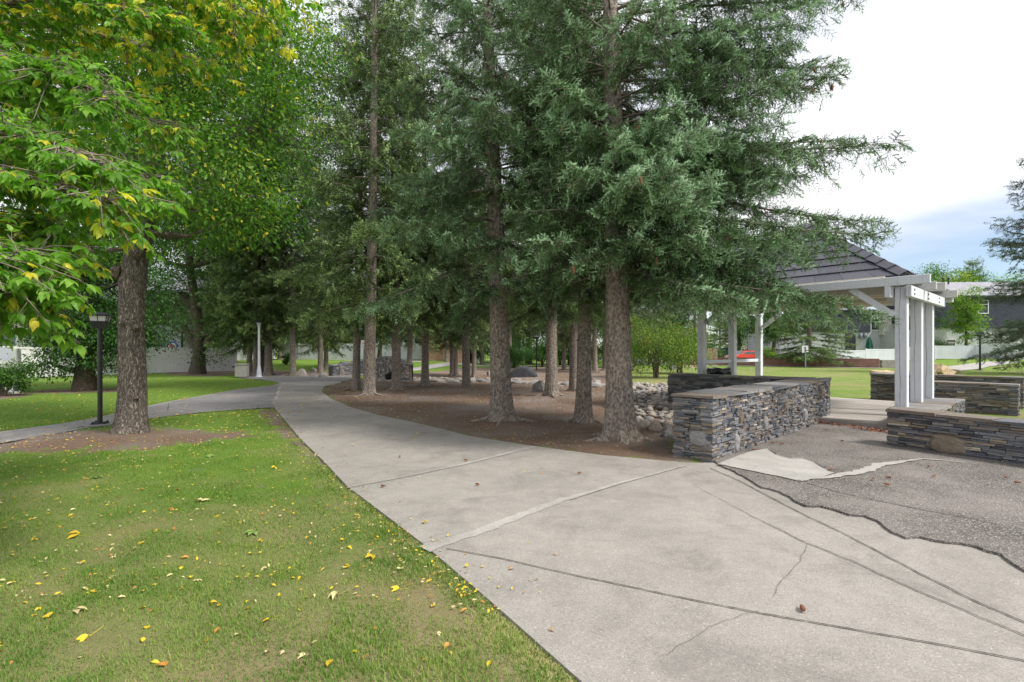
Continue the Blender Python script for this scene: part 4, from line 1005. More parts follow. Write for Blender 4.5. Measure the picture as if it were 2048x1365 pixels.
ground_rock(977, 752, 12, 10, 'grey_rock', 'small dark rock just left of the large black boulder', 74, facet=4)
# cobbles of the dry creek: individuals
RM = [rock_mesh(100 + q, 2, .22, .72, 'river_rock', 'river_rock', True, .05) for q in range(8)]
CB = pxs([(1212, 800), (1235, 772), (1270, 770), (1350, 776), (1358, 830), (1358, 884), (1335, 886), (1290, 862), (1262, 846), (1215, 826)])
CBA = np.array(CB); lo, hi = CBA.min(0), CBA.max(0); rp = []
r_ = np.random.RandomState(5); tries = 0
rocks = []
while len(rocks) < 285 and tries < 40000:
    tries += 1; q = lo + (hi - lo) * r_.rand(2)
    if not pin(q[None], CB)[0]: continue
    s = r_.uniform(.07, .14) * (1.5 if r_.rand() < .12 else 1) * (0.82 + (q[1] - 8) * .016)
    if any(np.hypot(*(q - b)) < (s + t) * .66 for b, t in rocks): continue
    rocks.append((q, s))
for n_, (q, s) in enumerate(rocks):
    dd = sdf(q[None], CB)[0]; zc = min(.06, -dd * .10)
    rock('river_rock', RM[n_ % 8], (q[0], q[1], zc + s * .38), (s, s * r_.uniform(.7, 1), s * r_.uniform(.75, 1)), r_.uniform(0, 6.3), 'rounded pale river rock in the heap beside the long slate wall', 'rock', 'river rocks heaped beside the slate wall', .3)
mb = MB(); mb.poly([(p[0], p[1]) for p in CB], 0.02); 
ns = 900; q = lo + (hi - lo) * r_.rand(ns * 3, 2); q = q[pin(q, CB)][:ns]; TVm = RM[0]; tv = np.array([v.co[:] for v in rock_mesh(9, 1, .2, .8).vertices]); tf = [list(p.vertices) for p in rock_mesh(9, 1, .2, .8).polygons]
s = r_.uniform(.03, .07, len(q)); Mx = np.zeros((len(q), 3, 3)); Mx[:, 0, 0] = s; Mx[:, 1, 1] = s * .8; Mx[:, 2, 2] = s * .7
dd = -sdf(q, CB); mb2 = MB(); mb2.inst(tv, tf, np.c_[q, np.minimum(.05, dd * .1) + .01], Mx, r_.rand(len(q)))
mb2.build('creek_gravel', M['river_rock'], smooth=True, kind='stuff', label='small gravel filling the gaps between the river rocks')
RM2 = [rock_mesh(140 + q, 2, .25, .7, 'grey_rock', 'creek_stone', True, .08, 4) for q in range(5)]
# creek edging behind the mulch bed
n_ = 0
CRK = pxs([(752, 762), (800, 765), (850, 763), (900, 766), (960, 765), (1010, 766), (1060, 770), (1130, 772), (1190, 775), (1215, 772)])
CRA = np.array(CRK)
for side_, off_, cnt in ((0, 0.0, 52), (1, 2.4, 40)):
    for q in range(cnt):
        t = q / cnt * (len(CRA) - 1); i_ = int(t); p = CRA[i_] + (CRA[min(i_ + 1, len(CRA) - 1)] - CRA[i_]) * (t - i_) + [r_.uniform(-.1, .1), off_ + r_.uniform(-.35, .35)]
        s = r_.uniform(.12, .34) if side_ == 0 else r_.uniform(.1, .24)
        rock('creek_stone', RM2[(q + side_ * 3) % 5], (p[0], p[1], s * .15), (s * 1.2, s, s * .75), r_.uniform(0, 6.3),
             ('grey stone edging the near side of the dry creek behind the mulch bed', 'small stone along the far side of the dry creek')[side_], 'rock',
             ('stones edging the near side of the creek', 'stones along the far side of the creek')[side_], .2)
mb = MB(); strip(mb, [c + [0, 1.2] for c in CRA], 1.9, 0.03, 0, .02, .4); mb.build('creek_bed', M['gravel'], kind='structure', label='dry pale gravel bed of the creek')
for q, (px_, py_, w_) in enumerate([(1262, 783, 20), (1272, 852, 26), (1290, 858, 30), (1312, 864, 36), (1338, 880, 34), (1218, 818, 18), (1232, 790, 16)]):
    ground_rock(px_, py_, w_, w_ * .6, 'river_rock', ['brown rounded boulder', 'reddish rounded boulder', 'pale pinkish boulder', 'long low boulder', 'grey boulder touching the slate wall', 'small grey boulder', 'white rounded boulder'][q] + ' at the edge of the river rock heap', 80 + q, facet=0, sub=3)

# ------------------------------------------------------------------ houses
def house(name, c, size, rz, label, wall='siding_white', upper=None, upper_h=0, roof='roof_grey', ridge=2.2, over=0.45, windows=(), cat='house', hip=False):
    """box house: c = front-left base corner, size (w, d, h); windows (x, z, w, h) on the front"""
    o = empty(name, c, rz, label=label, cat=cat); w, d, h_ = size
    lo_h = h_ - upper_h
    mb = MB(); mb.box((w / 2, d / 2, lo_h / 2 - .2), (w, d, lo_h + .4)); mb.build('wall', M[wall], o)
    if upper_h:
        mb = MB(); mb.box((w / 2, d / 2 - .1, lo_h + upper_h / 2), (w + .02, d + .25, upper_h)); mb.build('upper_wall', M[upper], o)
    mb = MB(); e = over; z0, z1 = h_ + .02, h_ + ridge
    V = np.array([[-e, -e, z0], [w + e, -e, z0], [w + e, d + e, z0], [-e, d + e, z0], [-e + (d / 2 if hip else 0), d / 2, z1], [w + e - (d / 2 if hip else 0), d / 2, z1]])
    V2 = V - [0, 0, .16]; VV = np.vstack([V, V2[:4]])
    mb.add(VV, [[0, 1, 5, 4], [2, 3, 4, 5], [6, 7, 1, 0], [7, 8, 2, 1], [8, 9, 3, 2], [9, 6, 0, 3], [6, 9, 8, 7]]); mb.add(VV, [[0, 4, 3], [1, 2, 5]])
    mb.build('roof', M[roof], o)
    mb = MB(); mb.bar((-e, -e - .07, h_ - .06), (w + e, -e - .07, h_ - .06), .13, .13); mb.build('gutter', M['gutter'], o)
    for x, z, ww, hh in windows:
        yy = -.12 - (.10 if upper_h and z > lo_h else -.0)
        f = MB(); 
        for (cx, cz, sx, sz) in ((x, z + hh / 2, ww + .12, .09), (x, z - hh / 2, ww + .16, .09), (x - ww / 2, z, .08, hh), (x + ww / 2, z, .08, hh), (x, z + hh * .18, ww, .05)): f.box((cx, yy, cz), (sx, .1, sz))
        fo = f.build('window', M['trim_white'], o); g_ = MB(); g_.box((x, yy + .035, z), (ww - .06, .03, hh - .06)); g_.build('pane', M['glass'], fo)
    return o
def wx(px, D, x0): return (px - CX) / F * D - x0
# right hand houses
D = 66; x0 = (1560 - CX) / F * D
h1 = house('house', (x0, D, 0), ((1741 - 1560) * .066, 9, 6.85), 0, 'two storey house with dark shingle upper floor, behind the green umbrella', 'siding_white', 'shake_dark', 2.9, 'roof_grey', 1.5,
           windows=())
mb = MB(); xb = wx(1741, D, x0); mb.box((xb + 1.25, 3.5, 3.3), (2.5, 6, 6.9)); mb.build('wall', M['siding_white'], h1)
mb = MB(); mb.box((xb + 2.0, 3.4, 5.4), (1.1, 6.1, 3.0)); mb.build('upper_wall', M['shake_dark'], h1)
mb = MB(); mb.box((wx(1782, D, x0), 3.0, 5.2), (2.6, 6.6, 3.4)); mb.build('bay', M['siding_cream'], h1)
mb = MB(); mb.box((wx(1782, D, x0), 4.0, 1.9), (2.4, 6.0, 4.0)); mb.build('wall', M['siding_cream'], h1)
xw = wx(1747.5, D, x0) + .5
for zc, hh in ((5.05, 1.7), (6.35, .55)):
    f = MB()
    for (cx, cz, sx, sz) in ((xw, zc + hh / 2, 1.25, .12), (xw, zc - hh / 2, 1.3, .12), (xw - .58, zc, .12, hh), (xw + .58, zc, .12, hh)): f.box((cx, .42, cz), (sx, .14, sz))
    fo = f.build('window', M['trim_white'], h1); g_ = MB(); g_.box((xw, .47, zc), (1.1, .06, hh)); g_.build('pane', M['glass'], fo)
mb = MB(); mb.box((wx(1785, D, x0), -.35, 5.6), (1.1, .1, 1.4)); fo = mb.build('window', M['trim_white'], h1); mb = MB(); mb.box((wx(1785, D, x0), -.42, 5.6), (.85, .06, 1.15)); mb.build('pane', M['glass'], fo)
mb = MB(); mb.tube([(xb - .1, -.5, 6.8), (xb - .1, -.2, 6.4), (xb - .1, -.2, 3.9), (xb - .5, -.2, 3.5), (xb - .5, -.2, .2)], .07, 6); mb.build('downpipe', M['trim_white'], h1)
mb = MB(); mb.box((wx(1700, D, x0), -.1, 2.6), (1.3, .12, 2.4)); mb.build('door', M['black_metal'], h1)
for px_ in (1718, 1727):
    mb = MB(); mb.lathe([(0, 3.1), (.22, 3.15), (.24, 3.5), (.14, 3.75), (0, 3.8)], 10, c=(wx(px_, D, x0), -.3, 0)); mb.build('meter', M['grey_metal'], h1)
D = 62; x0 = (1862 - CX) / F * D
h2 = house('house', (x0, D, .3), (15, 9, 8.0), 0, 'grey-roofed house with dark shingle upper floor behind the lime tree', 'siding_white', 'shake_dark', 4.0, 'roof_grey', 2.3,
           windows=((wx(1963, D, x0), 6.6, 1.2, 1.6), (wx(1845, D, x0) + 3.2, 1.9, 1.5, 1.4)))
mb = MB(); mb.box((-1.4, 1.5, 1.6), (3.2, 7, 4.2)); mb.build('wall', M['siding_white'], h2)
for px_ in (1898, 1909):
    mb = MB(); mb.lathe([(0, 9.5), (.1, 9.5), (.1, 10.2), (.2, 10.22), (.2, 10.3), (0, 10.35)], 8, c=(wx(px_, D + 2, x0), 2.9, .3)); mb.build('roof_vent', M['black_metal'], h2)
# brick building behind the middle right spruce
p = atD(1548, 70); hb = house('brick_building', (p[0], p[1], 0), (10, 8, 4.6), 0, 'brown brick building behind the spruce beyond the low brick wall', 'brick_red', None, 0, 'shake_dark', 1.6, windows=((4.5, 2.6, 1.2, 1.2),), cat='building')
# middle house beyond the bridge
D = 50; x0 = (770 - CX) / F * D
h3 = house('house', (x0, D, .55), (9.2, 9, 5.2), 0, 'house with blue-grey upper floor and tan brick end seen between the trunks', 'siding_white', 'siding_blue', 2.5, 'roof_grey', 1.6,
           windows=((wx(835, D, x0), 2.0, .55, 1.3), (wx(785, D, x0), 4.6, .9, 1.4), (wx(812, D, x0), 2.0, .5, .5)))
mb = MB(); mb.box((wx(885, 46, x0) + 0, -2.2, .95), (3.6, 4.6, 3.3)); mb.build('brick_end', M['brick_tan'], h3)
mb = MB()
for q in range(7): mb.box((wx(917, 50, x0) + (q - 3) * .13, -.8, 1.5), (.11, .05, 1.5), rnd=R.random())
mb.build('wooden_screen', M['orange_wood'], h3)
# left houses
D = 39; x0 = (283 - CX) / F * D
h4 = house('house', (x0, D, 0), (wx(362, D, x0), 9, 6.2), 0, 'white sided house with dark upper floor behind the long fence', 'siding_white', 'siding_brown', 2.6, 'roof_grey', 1.8,
           windows=((wx(295, D, x0), 2.0, .8, 1.3),))
mb = MB(); mb.box((wx(362, D, x0) + .12, -.05, 1.8), (.1, .1, 3.8)); mb.build('downpipe', M['black_metal'], h4)
D = 33; x0 = (-160 - CX) / F * D
h5 = house('house', (x0, D, 0), (wx(62, D, x0), 9, 5.6), 0, 'pale sided house at the far left edge with a dark window', 'siding_cream', 'siding_brown', 2.2, 'roof_grey', 1.8,
           windows=((wx(18, D, x0), 2.4, 1.3, 1.2),))
D = 75; x0 = (380 - CX) / F * D
house('house', (x0, D, .3), (9, 8, 5.4), 0, 'distant white house seen low between the left spruces', 'siding_white', 'siding_blue', 2.5, 'roof_grey', 1.8, windows=((3, 1.8, 1, 1.2), (6, 1.8, 1, 1.2)))

# garden things
p = atD(1738.5, 60); o = empty('patio_umbrella', (p[0], p[1], .2), label='closed dark green patio umbrella behind the white fence', cat='umbrella')
mb = MB(); k_ = 12; an = np.linspace(0, 2 * math.pi, k_, endpoint=False); prof = [(.28, .9), (.36, 1.5), (.27, 2.3), (.15, 2.75), (.05, 2.95), (0.0, 2.98)]
V = np.concatenate([np.stack([r_q * (1 + .25 * np.cos(an * 6)) * np.cos(an), r_q * (1 + .25 * np.cos(an * 6)) * np.sin(an), np.full(k_, z_q)], 1) for r_q, z_q in prof])
mb.add(V, [[r * k_ + i_, r * k_ + (i_ + 1) % k_, (r + 1) * k_ + (i_ + 1) % k_, (r + 1) * k_ + i_] for r in range(5) for i_ in range(k_)]); mb.build('canopy', M['green_cloth'], o)
mb = MB(); mb.lathe([(0, 0), (.25, 0), (.25, .08), (.03, .1), (.03, 3.05), (0, 3.08)], 10); mb.build('pole', M['grey_metal'], o)
p = atD(345, 36.5); o = empty('pool_ring', (p[0], p[1], 1.62), label='round blue, white and red pool ring above the left fence', cat='pool toy')
for r0, mt, nm in ((.36, 'sign_blue', 'outer_ring'), (.25, 'sign_white', 'middle_ring'), (.15, 'sign_red', 'inner_ring')):
    mb = MB(); an = np.linspace(0, 2 * math.pi, 25); mb.tube([(r0 * math.cos(a), 0, .18 + r0 * math.sin(a)) for a in an], .06, 8, cap=False); mb.build(nm, M[mt], o, smooth=True)

# parked vehicles
def car(p, rz, paint, label, kind='car', pickup=False):
    o = empty('parked_car' if not pickup else 'pickup_truck', (p[0], p[1], hg(p[0], p[1]) + .05), rz, label=label, cat=kind)
    L, Wd = (4.5, 1.8) if not pickup else (5.4, 1.95); k = 1.0 if not pickup else 1.2
    if not pickup: prof = [(-2.25, .35), (-2.25, .72), (-2.1, .92), (-1.55, 1.0), (-.95, 1.40), (.55, 1.44), (1.15, 1.02), (2.05, .85), (2.25, .62), (2.25, .35)]
    else: prof = [(-2.7, .5), (-2.7, 1.12), (-.8, 1.14), (-.7, 1.78), (.75, 1.82), (1.25, 1.22), (2.5, 1.10), (2.7, .85), (2.7, .5)]
    n = len(prof); V = []
    for y, ins in ((-Wd / 2, 0), (Wd / 2, 0)):
        for x, z in prof: V.append([x, y * (0.86 if z > 1.25 * k * .95 else 1), z])
    mb = MB(); mb.add(np.array(V), [[i_, (i_ + 1) % n, n + (i_ + 1) % n, n + i_][::-1] for i_ in range(n)])
    for s_ in (0, n): mb.poly  # sides below
    for s_, y in ((0, -1), (n, 1)):
        P3 = [Vector((V[s_ + i_][0], V[s_ + i_][2], 0)) for i_ in range(n)]; tr = tessellate_polygon([P3]); mb.add(np.array(V[s_:s_ + n]), [list(t) for t in tr])
    b = mb.build('body', M[paint], o); bv = b.modifiers.new('b', 'BEVEL'); bv.width = .06; bv.segments = 3
    gl = MB()
    for y in (-1, 1):
        if not pickup: q = [(-1.35, 1.02), (-.9, 1.34), (.5, 1.38), (.98, 1.02)]
        else: q = [(-.62, 1.2), (-.55, 1.68), (.68, 1.72), (1.08, 1.24)]
        gl.add(np.array([[x, y * Wd / 2 * (.875 if z > 1.2 * k * .97 else 1.005), z] for x, z in q]), [[0, 1, 2, 3]])
    x0_, z0_, x1_, z1_ = (1.14, 1.04, .60, 1.40) if not pickup else (1.24, 1.26, .80, 1.76)
    gl.add(np.array([[x0_ + .02, -Wd * .44, z0_], [x0_ + .02, Wd * .44, z0_], [x1_ + .02, Wd * .38, z1_ + .02], [x1_ + .02, -Wd * .38, z1_ + .02]]), [[0, 1, 2, 3]])
    gl.build('windows', M['glass'], o)
    for x in (-L * .31, L * .32):
        for y in (-1, 1):
            w_ = MB(); an = np.linspace(0, 2 * math.pi, 21); rr_ = .33 * k ** .7
            w_.tube([(x, y * (Wd / 2 - .2), rr_), (x, y * (Wd / 2 + .02), rr_)], rr_, 20); wh = w_.build('wheel', M['tyre'], o)
            w_ = MB(); w_.tube([(x, y * (Wd / 2 - .1), rr_), (x, y * (Wd / 2 + .03), rr_)], rr_ * .6, 14); w_.build('rim', M['grey_metal'], wh)
    for y in (-.6, .6):
        w_ = MB(); w_.box((L / 2 - .03, y, .68 * k), (.1, .38, .16)); w_.build('headlight', M['opal'], o)
        w_ = MB(); w_.box((-L / 2 + .02, y * 1.1, .78 * k), (.08, .25, .16)); w_.build('tail_light', M['sign_red'], o)
    return o
car(atD(1443, 66), math.radians(12), 'blue_paint', 'dark blue pickup truck parked beside the tall brick wall', 'pickup truck', True)
car(atD(1510, 72), math.radians(170), 'silver_paint', 'silver car parked behind the red one')
car(atD(1489, 60), math.radians(196), 'red_paint', 'bright red car parked between the white gazebo posts')
# ------------------------------------------------------------------ foliage kit
def nrm(v): return v / (np.linalg.norm(v, axis=-1, keepdims=True) + 1e-9)
def shoot_template(n, ln=0.30, w=0.045, lean=0.9):
    V = []; F_ = []
    for i in range(n):
        t = (i + .4) / n * 0.95; a = i * 2.39996; rad = np.array([0, math.cos(a), math.sin(a)]); d = rad * math.sin(lean) + np.array([math.cos(lean), 0, 0])
        tan = np.array([0, -math.sin(a), math.cos(a)]); b = np.array([t, 0, 0]); l_ = ln * (1.0 if t < .75 else .85)
        V += [b - tan * w / 2, b + tan * w / 2, b + d * l_]; F_.append([3 * i, 3 * i + 1, 3 * i + 2])
    return np.array(V), np.array(F_)
def spray_template(nm, nl, k, ln, w, seed=3):
    """a flat spray: one leading shoot with k side shoots, all set with needles"""
    r_ = np.random.RandomState(seed); V = []; F_ = []
    def run(p, d, L, n):
        d = d / np.linalg.norm(d); a1 = np.cross(d, [0.1, 0.2, 1.0]); a1 /= np.linalg.norm(a1); a2 = np.cross(d, a1)
        for i in range(n):
            t = (i + .5) / n * L; a = i * 2.39996 + r_.rand(); rad = a1 * math.cos(a) + a2 * math.sin(a); tan = -a1 * math.sin(a) + a2 * math.cos(a)
            b = p + d * t; q = d * .55 + rad * .83; m_ = len(V); V.extend([b - tan * w / 2, b + tan * w / 2, b + q * ln * r_.uniform(.8, 1.1)]); F_.append([m_, m_ + 1, m_ + 2])
    run(np.zeros(3), np.array([1., 0, 0]), .97, nm)
    for j in range(k):
        t = .08 + .78 * j / k; sg = 1 if j % 2 else -1; an = r_.uniform(.7, 1.0); run(np.array([t, 0, 0]), np.array([math.cos(an), sg * math.sin(an), r_.uniform(-.35, .1)]), (.52 - .25 * t) * r_.uniform(.8, 1.1), nl)
    return np.array(V), np.array(F_)
SH = {0: spray_template(24, 14, 5, .092, .050), 1: spray_template(10, 6, 5, .115, .105), 2: spray_template(6, 3, 4, .16, .15)}
def frames(d, up=None, s=1.0, thick=1.0):
    """matrices with x along d"""
    n = len(d); x = nrm(d); u = RS.normal(size=(n, 3)) if up is None else up
    y = nrm(np.cross(u, x)); z = np.cross(x, y); s = np.broadcast_to(np.asarray(s, float), (n,))[:, None]; th = np.broadcast_to(np.asarray(thick, float), (n,))[:, None]
    return np.stack([x * s, y * s * th, z * s * th], -1)

def spruce_parts(H, z0, Lf, per_m, seed, lod, lean=None, z1=None, droop=1.0, tip=0.0, r0=0.22, s_in=0.22, dense=1.0, cones=0, hang=0.5, phis=None, whorl=.52, rise=0.0):
    """crown (needles), branches (wood) and cone positions of one spruce, base at the origin"""
    global RS
    RS = np.random.RandomState(seed); lean = lean or (lambda z: np.array([0., 0.]))
    z1 = z1 or H; nb = int((z1 - z0) * per_m); zs = np.sort(RS.uniform(0, 1, nb)) * (z1 - z0) + z0; zs = z0 + np.round((zs - z0) / whorl) * whorl + RS.normal(0, .055, nb) if whorl else zs
    crown = MB(); wood = MB(); cn = []
    sl = {0: .23, 1: .34, 2: .55}[lod]; sp = {0: .075, 1: .12, 2: .25}[lod] / dense; bs = {0: .075, 1: .13, 2: .26}[lod] / dense
    A = ([], [], [])
    for bi, z in enumerate(zs):
        phi = phis(RS) if phis else bi * 2.39996 + RS.uniform(-.5, .5); L = Lf(z, phi) * RS.uniform(.72, 1.12)
        if L < .15: continue
        fz = (z - z0) / max(1, H - z0); a = -.12 + .75 * fz + RS.uniform(-.1, .14) + rise; dr = (.34 - .2 * fz) * droop; up = .22
        h_ = np.array([math.cos(phi), math.sin(phi)]); bx, by = lean(z)
        side_w = RS.uniform(-.14, .14)
        def pt(s):
            s = np.asarray(s); r = L * s; sw = side_w * L * s * s
            return np.stack([bx + h_[0] * r - h_[1] * sw, by + h_[1] * r + h_[0] * sw, z + L * (a * s - dr * s * s * 1.7 + up * s ** 3 * 1.5 * droop)], -1)
        k = 7 if lod < 2 else 4; ss = np.linspace(0, .97, k); P = pt(ss)
        wood.tube(P, np.linspace(.008 + .0065 * L, .004, k), 5 if lod == 0 else (4 if lod == 1 else 3), cap=False, rnd=.5)
        n_ = max(3, int(L * (1 - s_in) / bs)); s = s_in + (1 - s_in) * (np.arange(n_) + RS.rand(n_) * .6) / n_; s = np.clip(s, 0, .99)
        sg = np.where(np.arange(n_) % 2 == 0, 1, -1); B = pt(s); T = nrm(pt(s + .01) - pt(s - .01))
        lat = nrm(np.cross(T, [0, 0, 1.0])) * sg[:, None]; ang = RS.uniform(.75, 1.15, n_)[:, None]
        Hd = nrm(T * np.cos(ang) + lat * np.sin(ang) + np.array([0, 0, 1]) * RS.uniform(-.45, .25, n_)[:, None])
        bl = (.10 + .34 * L * (1 - s) ** .8 * np.minimum(1, (s - s_in * .4) * 3.2)) * RS.uniform(.55, 1.15, n_); bl = np.clip(bl, .08, 1.05)
        hg_ = RS.uniform(.2, 1.0, n_) * hang
        ns = int(np.ceil(bl.max() / sp)) + 1; t = (np.arange(ns) + .5) * sp; tt = np.broadcast_to(t, (n_, ns)); ok = tt <= bl[:, None] + sp * .5
        tr = tt / bl[:, None]
        Q = B[:, None] + Hd[:, None] * tt[..., None]; Q = Q - np.array([0, 0, 1]) * (hg_[:, None] * tr * tr * bl[:, None])[..., None]
        Dl = nrm(Hd[:, None] - np.array([0, 0, 1]) * (2 * hg_[:, None] * tr)[..., None])
        l2 = nrm(np.cross(Dl, [0, 0, 1.0])); sgn = RS.choice([-1, 1], (n_, ns))[..., None]; an = RS.uniform(.35, 1.0, (n_, ns))[..., None]
        Sd = nrm(Dl * np.cos(an) + l2 * sgn * np.sin(an) + RS.normal(0, .22, (n_, ns, 3)) + np.array([0, 0, -.12]))
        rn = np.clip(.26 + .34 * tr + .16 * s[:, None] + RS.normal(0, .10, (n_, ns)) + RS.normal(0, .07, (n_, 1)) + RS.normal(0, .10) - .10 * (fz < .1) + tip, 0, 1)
        A[0].append(Q[ok]); A[1].append(Sd[ok]); A[2].append(rn[ok])
        # along the main axis
        na_ = int(L * (1 - s_in) / sp * .9); s2 = s_in + (1 - s_in) * RS.rand(na_); Tq = nrm(pt(s2 + .01) - pt(s2)); 
        A[0].append(pt(s2)); A[1].append(nrm(Tq + RS.normal(0, .55, (na_, 3)))); A[2].append(np.clip(.35 + .4 * s2 + RS.normal(0, .1, na_) + tip, 0, 1))
        A[0].append(pt(np.array([.98]))); A[1].append(nrm(pt(np.array([1.0])) - pt(np.array([.97])))); A[2].append(np.array([.9]))
        if lod < 2:
            for q in range(0, n_, 1 if lod == 0 else 2):
                e = min(1.0, bl[q]); ts = np.array([0, .5, 1.0]); c_ = B[q] + Hd[q] * (ts * e)[:, None] - np.array([0, 0, 1]) * (hg_[q] * ts * ts * e)[:, None]
                wood.tube(c_, [.005, .0035, .002], 3, cap=False, rnd=.3)
        if cones and fz > .02 and L > 1.2:
            for q in RS.choice(n_, min(n_, cones), replace=False):
                if s[q] > .5: cn.append(B[q] + Hd[q] * bl[q] * RS.uniform(.5, 1) - [0, 0, hg_[q] * bl[q] * .6 + .03])
    # dead inner twigs
    if lod < 2:
        for q in range(int((z1 - z0 + 1.5) * (9 if lod == 0 else 4))):
            z = RS.uniform(z0 - 1.2, z1 * .8); ph = RS.uniform(0, 6.28); l_ = RS.uniform(.2, .9); bx, by = lean(z); d = np.array([math.cos(ph), math.sin(ph), RS.uniform(-.5, .2)])
            p0 = np.array([bx, by, z]); wood.tube([p0, p0 + d * l_ * .5, p0 + d * l_ - [0, 0, l_ * .15]], [.009, .006, .002], 3, cap=False, rnd=.8)
    pos = np.concatenate(A[0]); d = np.concatenate(A[1]); rn = np.concatenate(A[2]); N = len(pos)
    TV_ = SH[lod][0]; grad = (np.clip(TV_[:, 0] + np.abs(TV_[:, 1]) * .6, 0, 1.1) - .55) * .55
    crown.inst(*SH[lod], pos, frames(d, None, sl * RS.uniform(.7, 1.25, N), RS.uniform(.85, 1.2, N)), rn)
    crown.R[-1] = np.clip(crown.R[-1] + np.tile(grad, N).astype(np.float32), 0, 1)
    return crown, wood, cn

def trunk_mesh(H, r, lean=None, n=24, seed=1, flare=.6, step=.12, taper=.85, ztop=None, knots=20, roots=4, bark_amp=.05, zlow=-.12):
    r_ = np.random.RandomState(seed); lean = lean or (lambda z: np.array([0., 0.])); ztop = ztop or H * .97
    zs = np.concatenate([np.arange(zlow, min(4.5, ztop), step), np.linspace(min(4.5, ztop), ztop, 12)[0:]]) if ztop > 4.6 else np.arange(zlow, ztop, step)
    P = np.array([[*lean(max(z, 0)), z] for z in zs]); rad = r * (1 - taper * np.clip(zs, 0, None) / H)
    ph = r_.uniform(0, 6.28); ph2 = r_.uniform(0, 6.28)
    def fn(f, a, Pp):
        z = Pp[:, 2][:, None]; e = np.exp(-np.clip(z + .05, 0, None) / .27)
        fl = 1 + flare * e * (.75 + .45 * np.cos(roots * a + ph) + .25 * np.cos((roots + 2) * a + ph2)) + .10 * np.exp(-np.clip(z, 0, None) / .6)
        nse = (fbm(np.cos(a) * 3.5 + seed, np.sin(a) * 3.5 + z * 0, z * 2.2, 3) - .5) * bark_amp * 2 + (vnoise(np.cos(a) * 9 + seed, np.sin(a) * 9, z * 6) - .5) * bark_amp * .8
        return fl * (1 + nse)
    mb = MB(); mb.tube(P, rad, n, cap=True, fn=fn)
    for q in range(knots):
        z = r_.uniform(.3, min(ztop, 5)); a = r_.uniform(0, 6.28); rr_ = r * (1 - taper * z / H); c = np.array([*lean(z), z]); d = np.array([math.cos(a), math.sin(a), r_.uniform(-.2, .2)])
        kr = r_.uniform(.012, .03) * (1.35 if r > .2 else 1); mb.tube([c + d * rr_ * .8, c + d * (rr_ + .02), c + d * (rr_ + r_.uniform(.025, .05))], [kr * 1.5, kr, kr * .6], 7, rnd=.1)
    for q in range(roots):
        a = (-ph + 2 * math.pi * q) / roots; l_ = r * r_.uniform(1.6, 3.2); d = np.array([math.cos(a), math.sin(a), 0]); w = np.array([-d[1], d[0], 0]) * r_.uniform(-.3, .3)
        mb.tube([d * r * .4 + [0, 0, .26], d * r * .95 + [0, 0, .15], d * r * 1.5 + [0, 0, .075], d * (r * 1.5 + l_ * .4) + w * l_ * .4 + [0, 0, .04], d * (r * 1.5 + l_ * .9) + w * l_ - [0, 0, .02]], [r * .50, r * .36, r * .24, r * .16, r * .07], 9)
    return mb

def add_tree(name, cat, base, label, crown, wood, trunk, mats, group=None, rz=0, extra=()):
    o = empty(name, base, rz, label=label, cat=cat, group=group)
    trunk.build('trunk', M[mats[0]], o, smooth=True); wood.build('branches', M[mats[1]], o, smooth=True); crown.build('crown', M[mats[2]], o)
    return o

# ------------------------------------------------------------------ big near spruces
def cone_mesh():
    mb = MB(); n = 9; P = [(.0, 0), (.30, .04), (.42, .16), (.46, .35), (.40, .6), (.28, .8), (.12, .96), (0, 1)]
    V = []; 
    for q, (r_, z_) in enumerate(P):
        for k in range(n):
            a = 2 * math.pi * (k + .5 * (q % 2)) / n; V.append([r_ * (1 + .12 * (k % 2)) * .4 * math.cos(a), r_ * (1 + .12 * (k % 2)) * .4 * math.sin(a), -z_])
    mb.add(np.array(V), [[r * n + i_, r * n + (i_ + 1) % n, (r + 1) * n + (i_ + 1) % n, (r + 1) * n + i_] for r in range(len(P) - 1) for i_ in range(n)])
    return mb.mesh('cone', M['cone'])
CM = cone_mesh()
def hang_cones(o, cn, cnt, size=.085):
    idx = RS.permutation(len(cn))
    for q in idx[:min(cnt, 96)]:
        c = bpy.data.objects.new('cone', CM); COL.objects.link(c); c.parent = o; c.location = cn[q]; s = size * RS.uniform(.8, 1.15); c.scale = (s, s, s); c.rotation_euler = (RS.uniform(-.3, .3), RS.uniform(-.3, .3), RS.uniform(0, 6))
RIGHT = 0.12
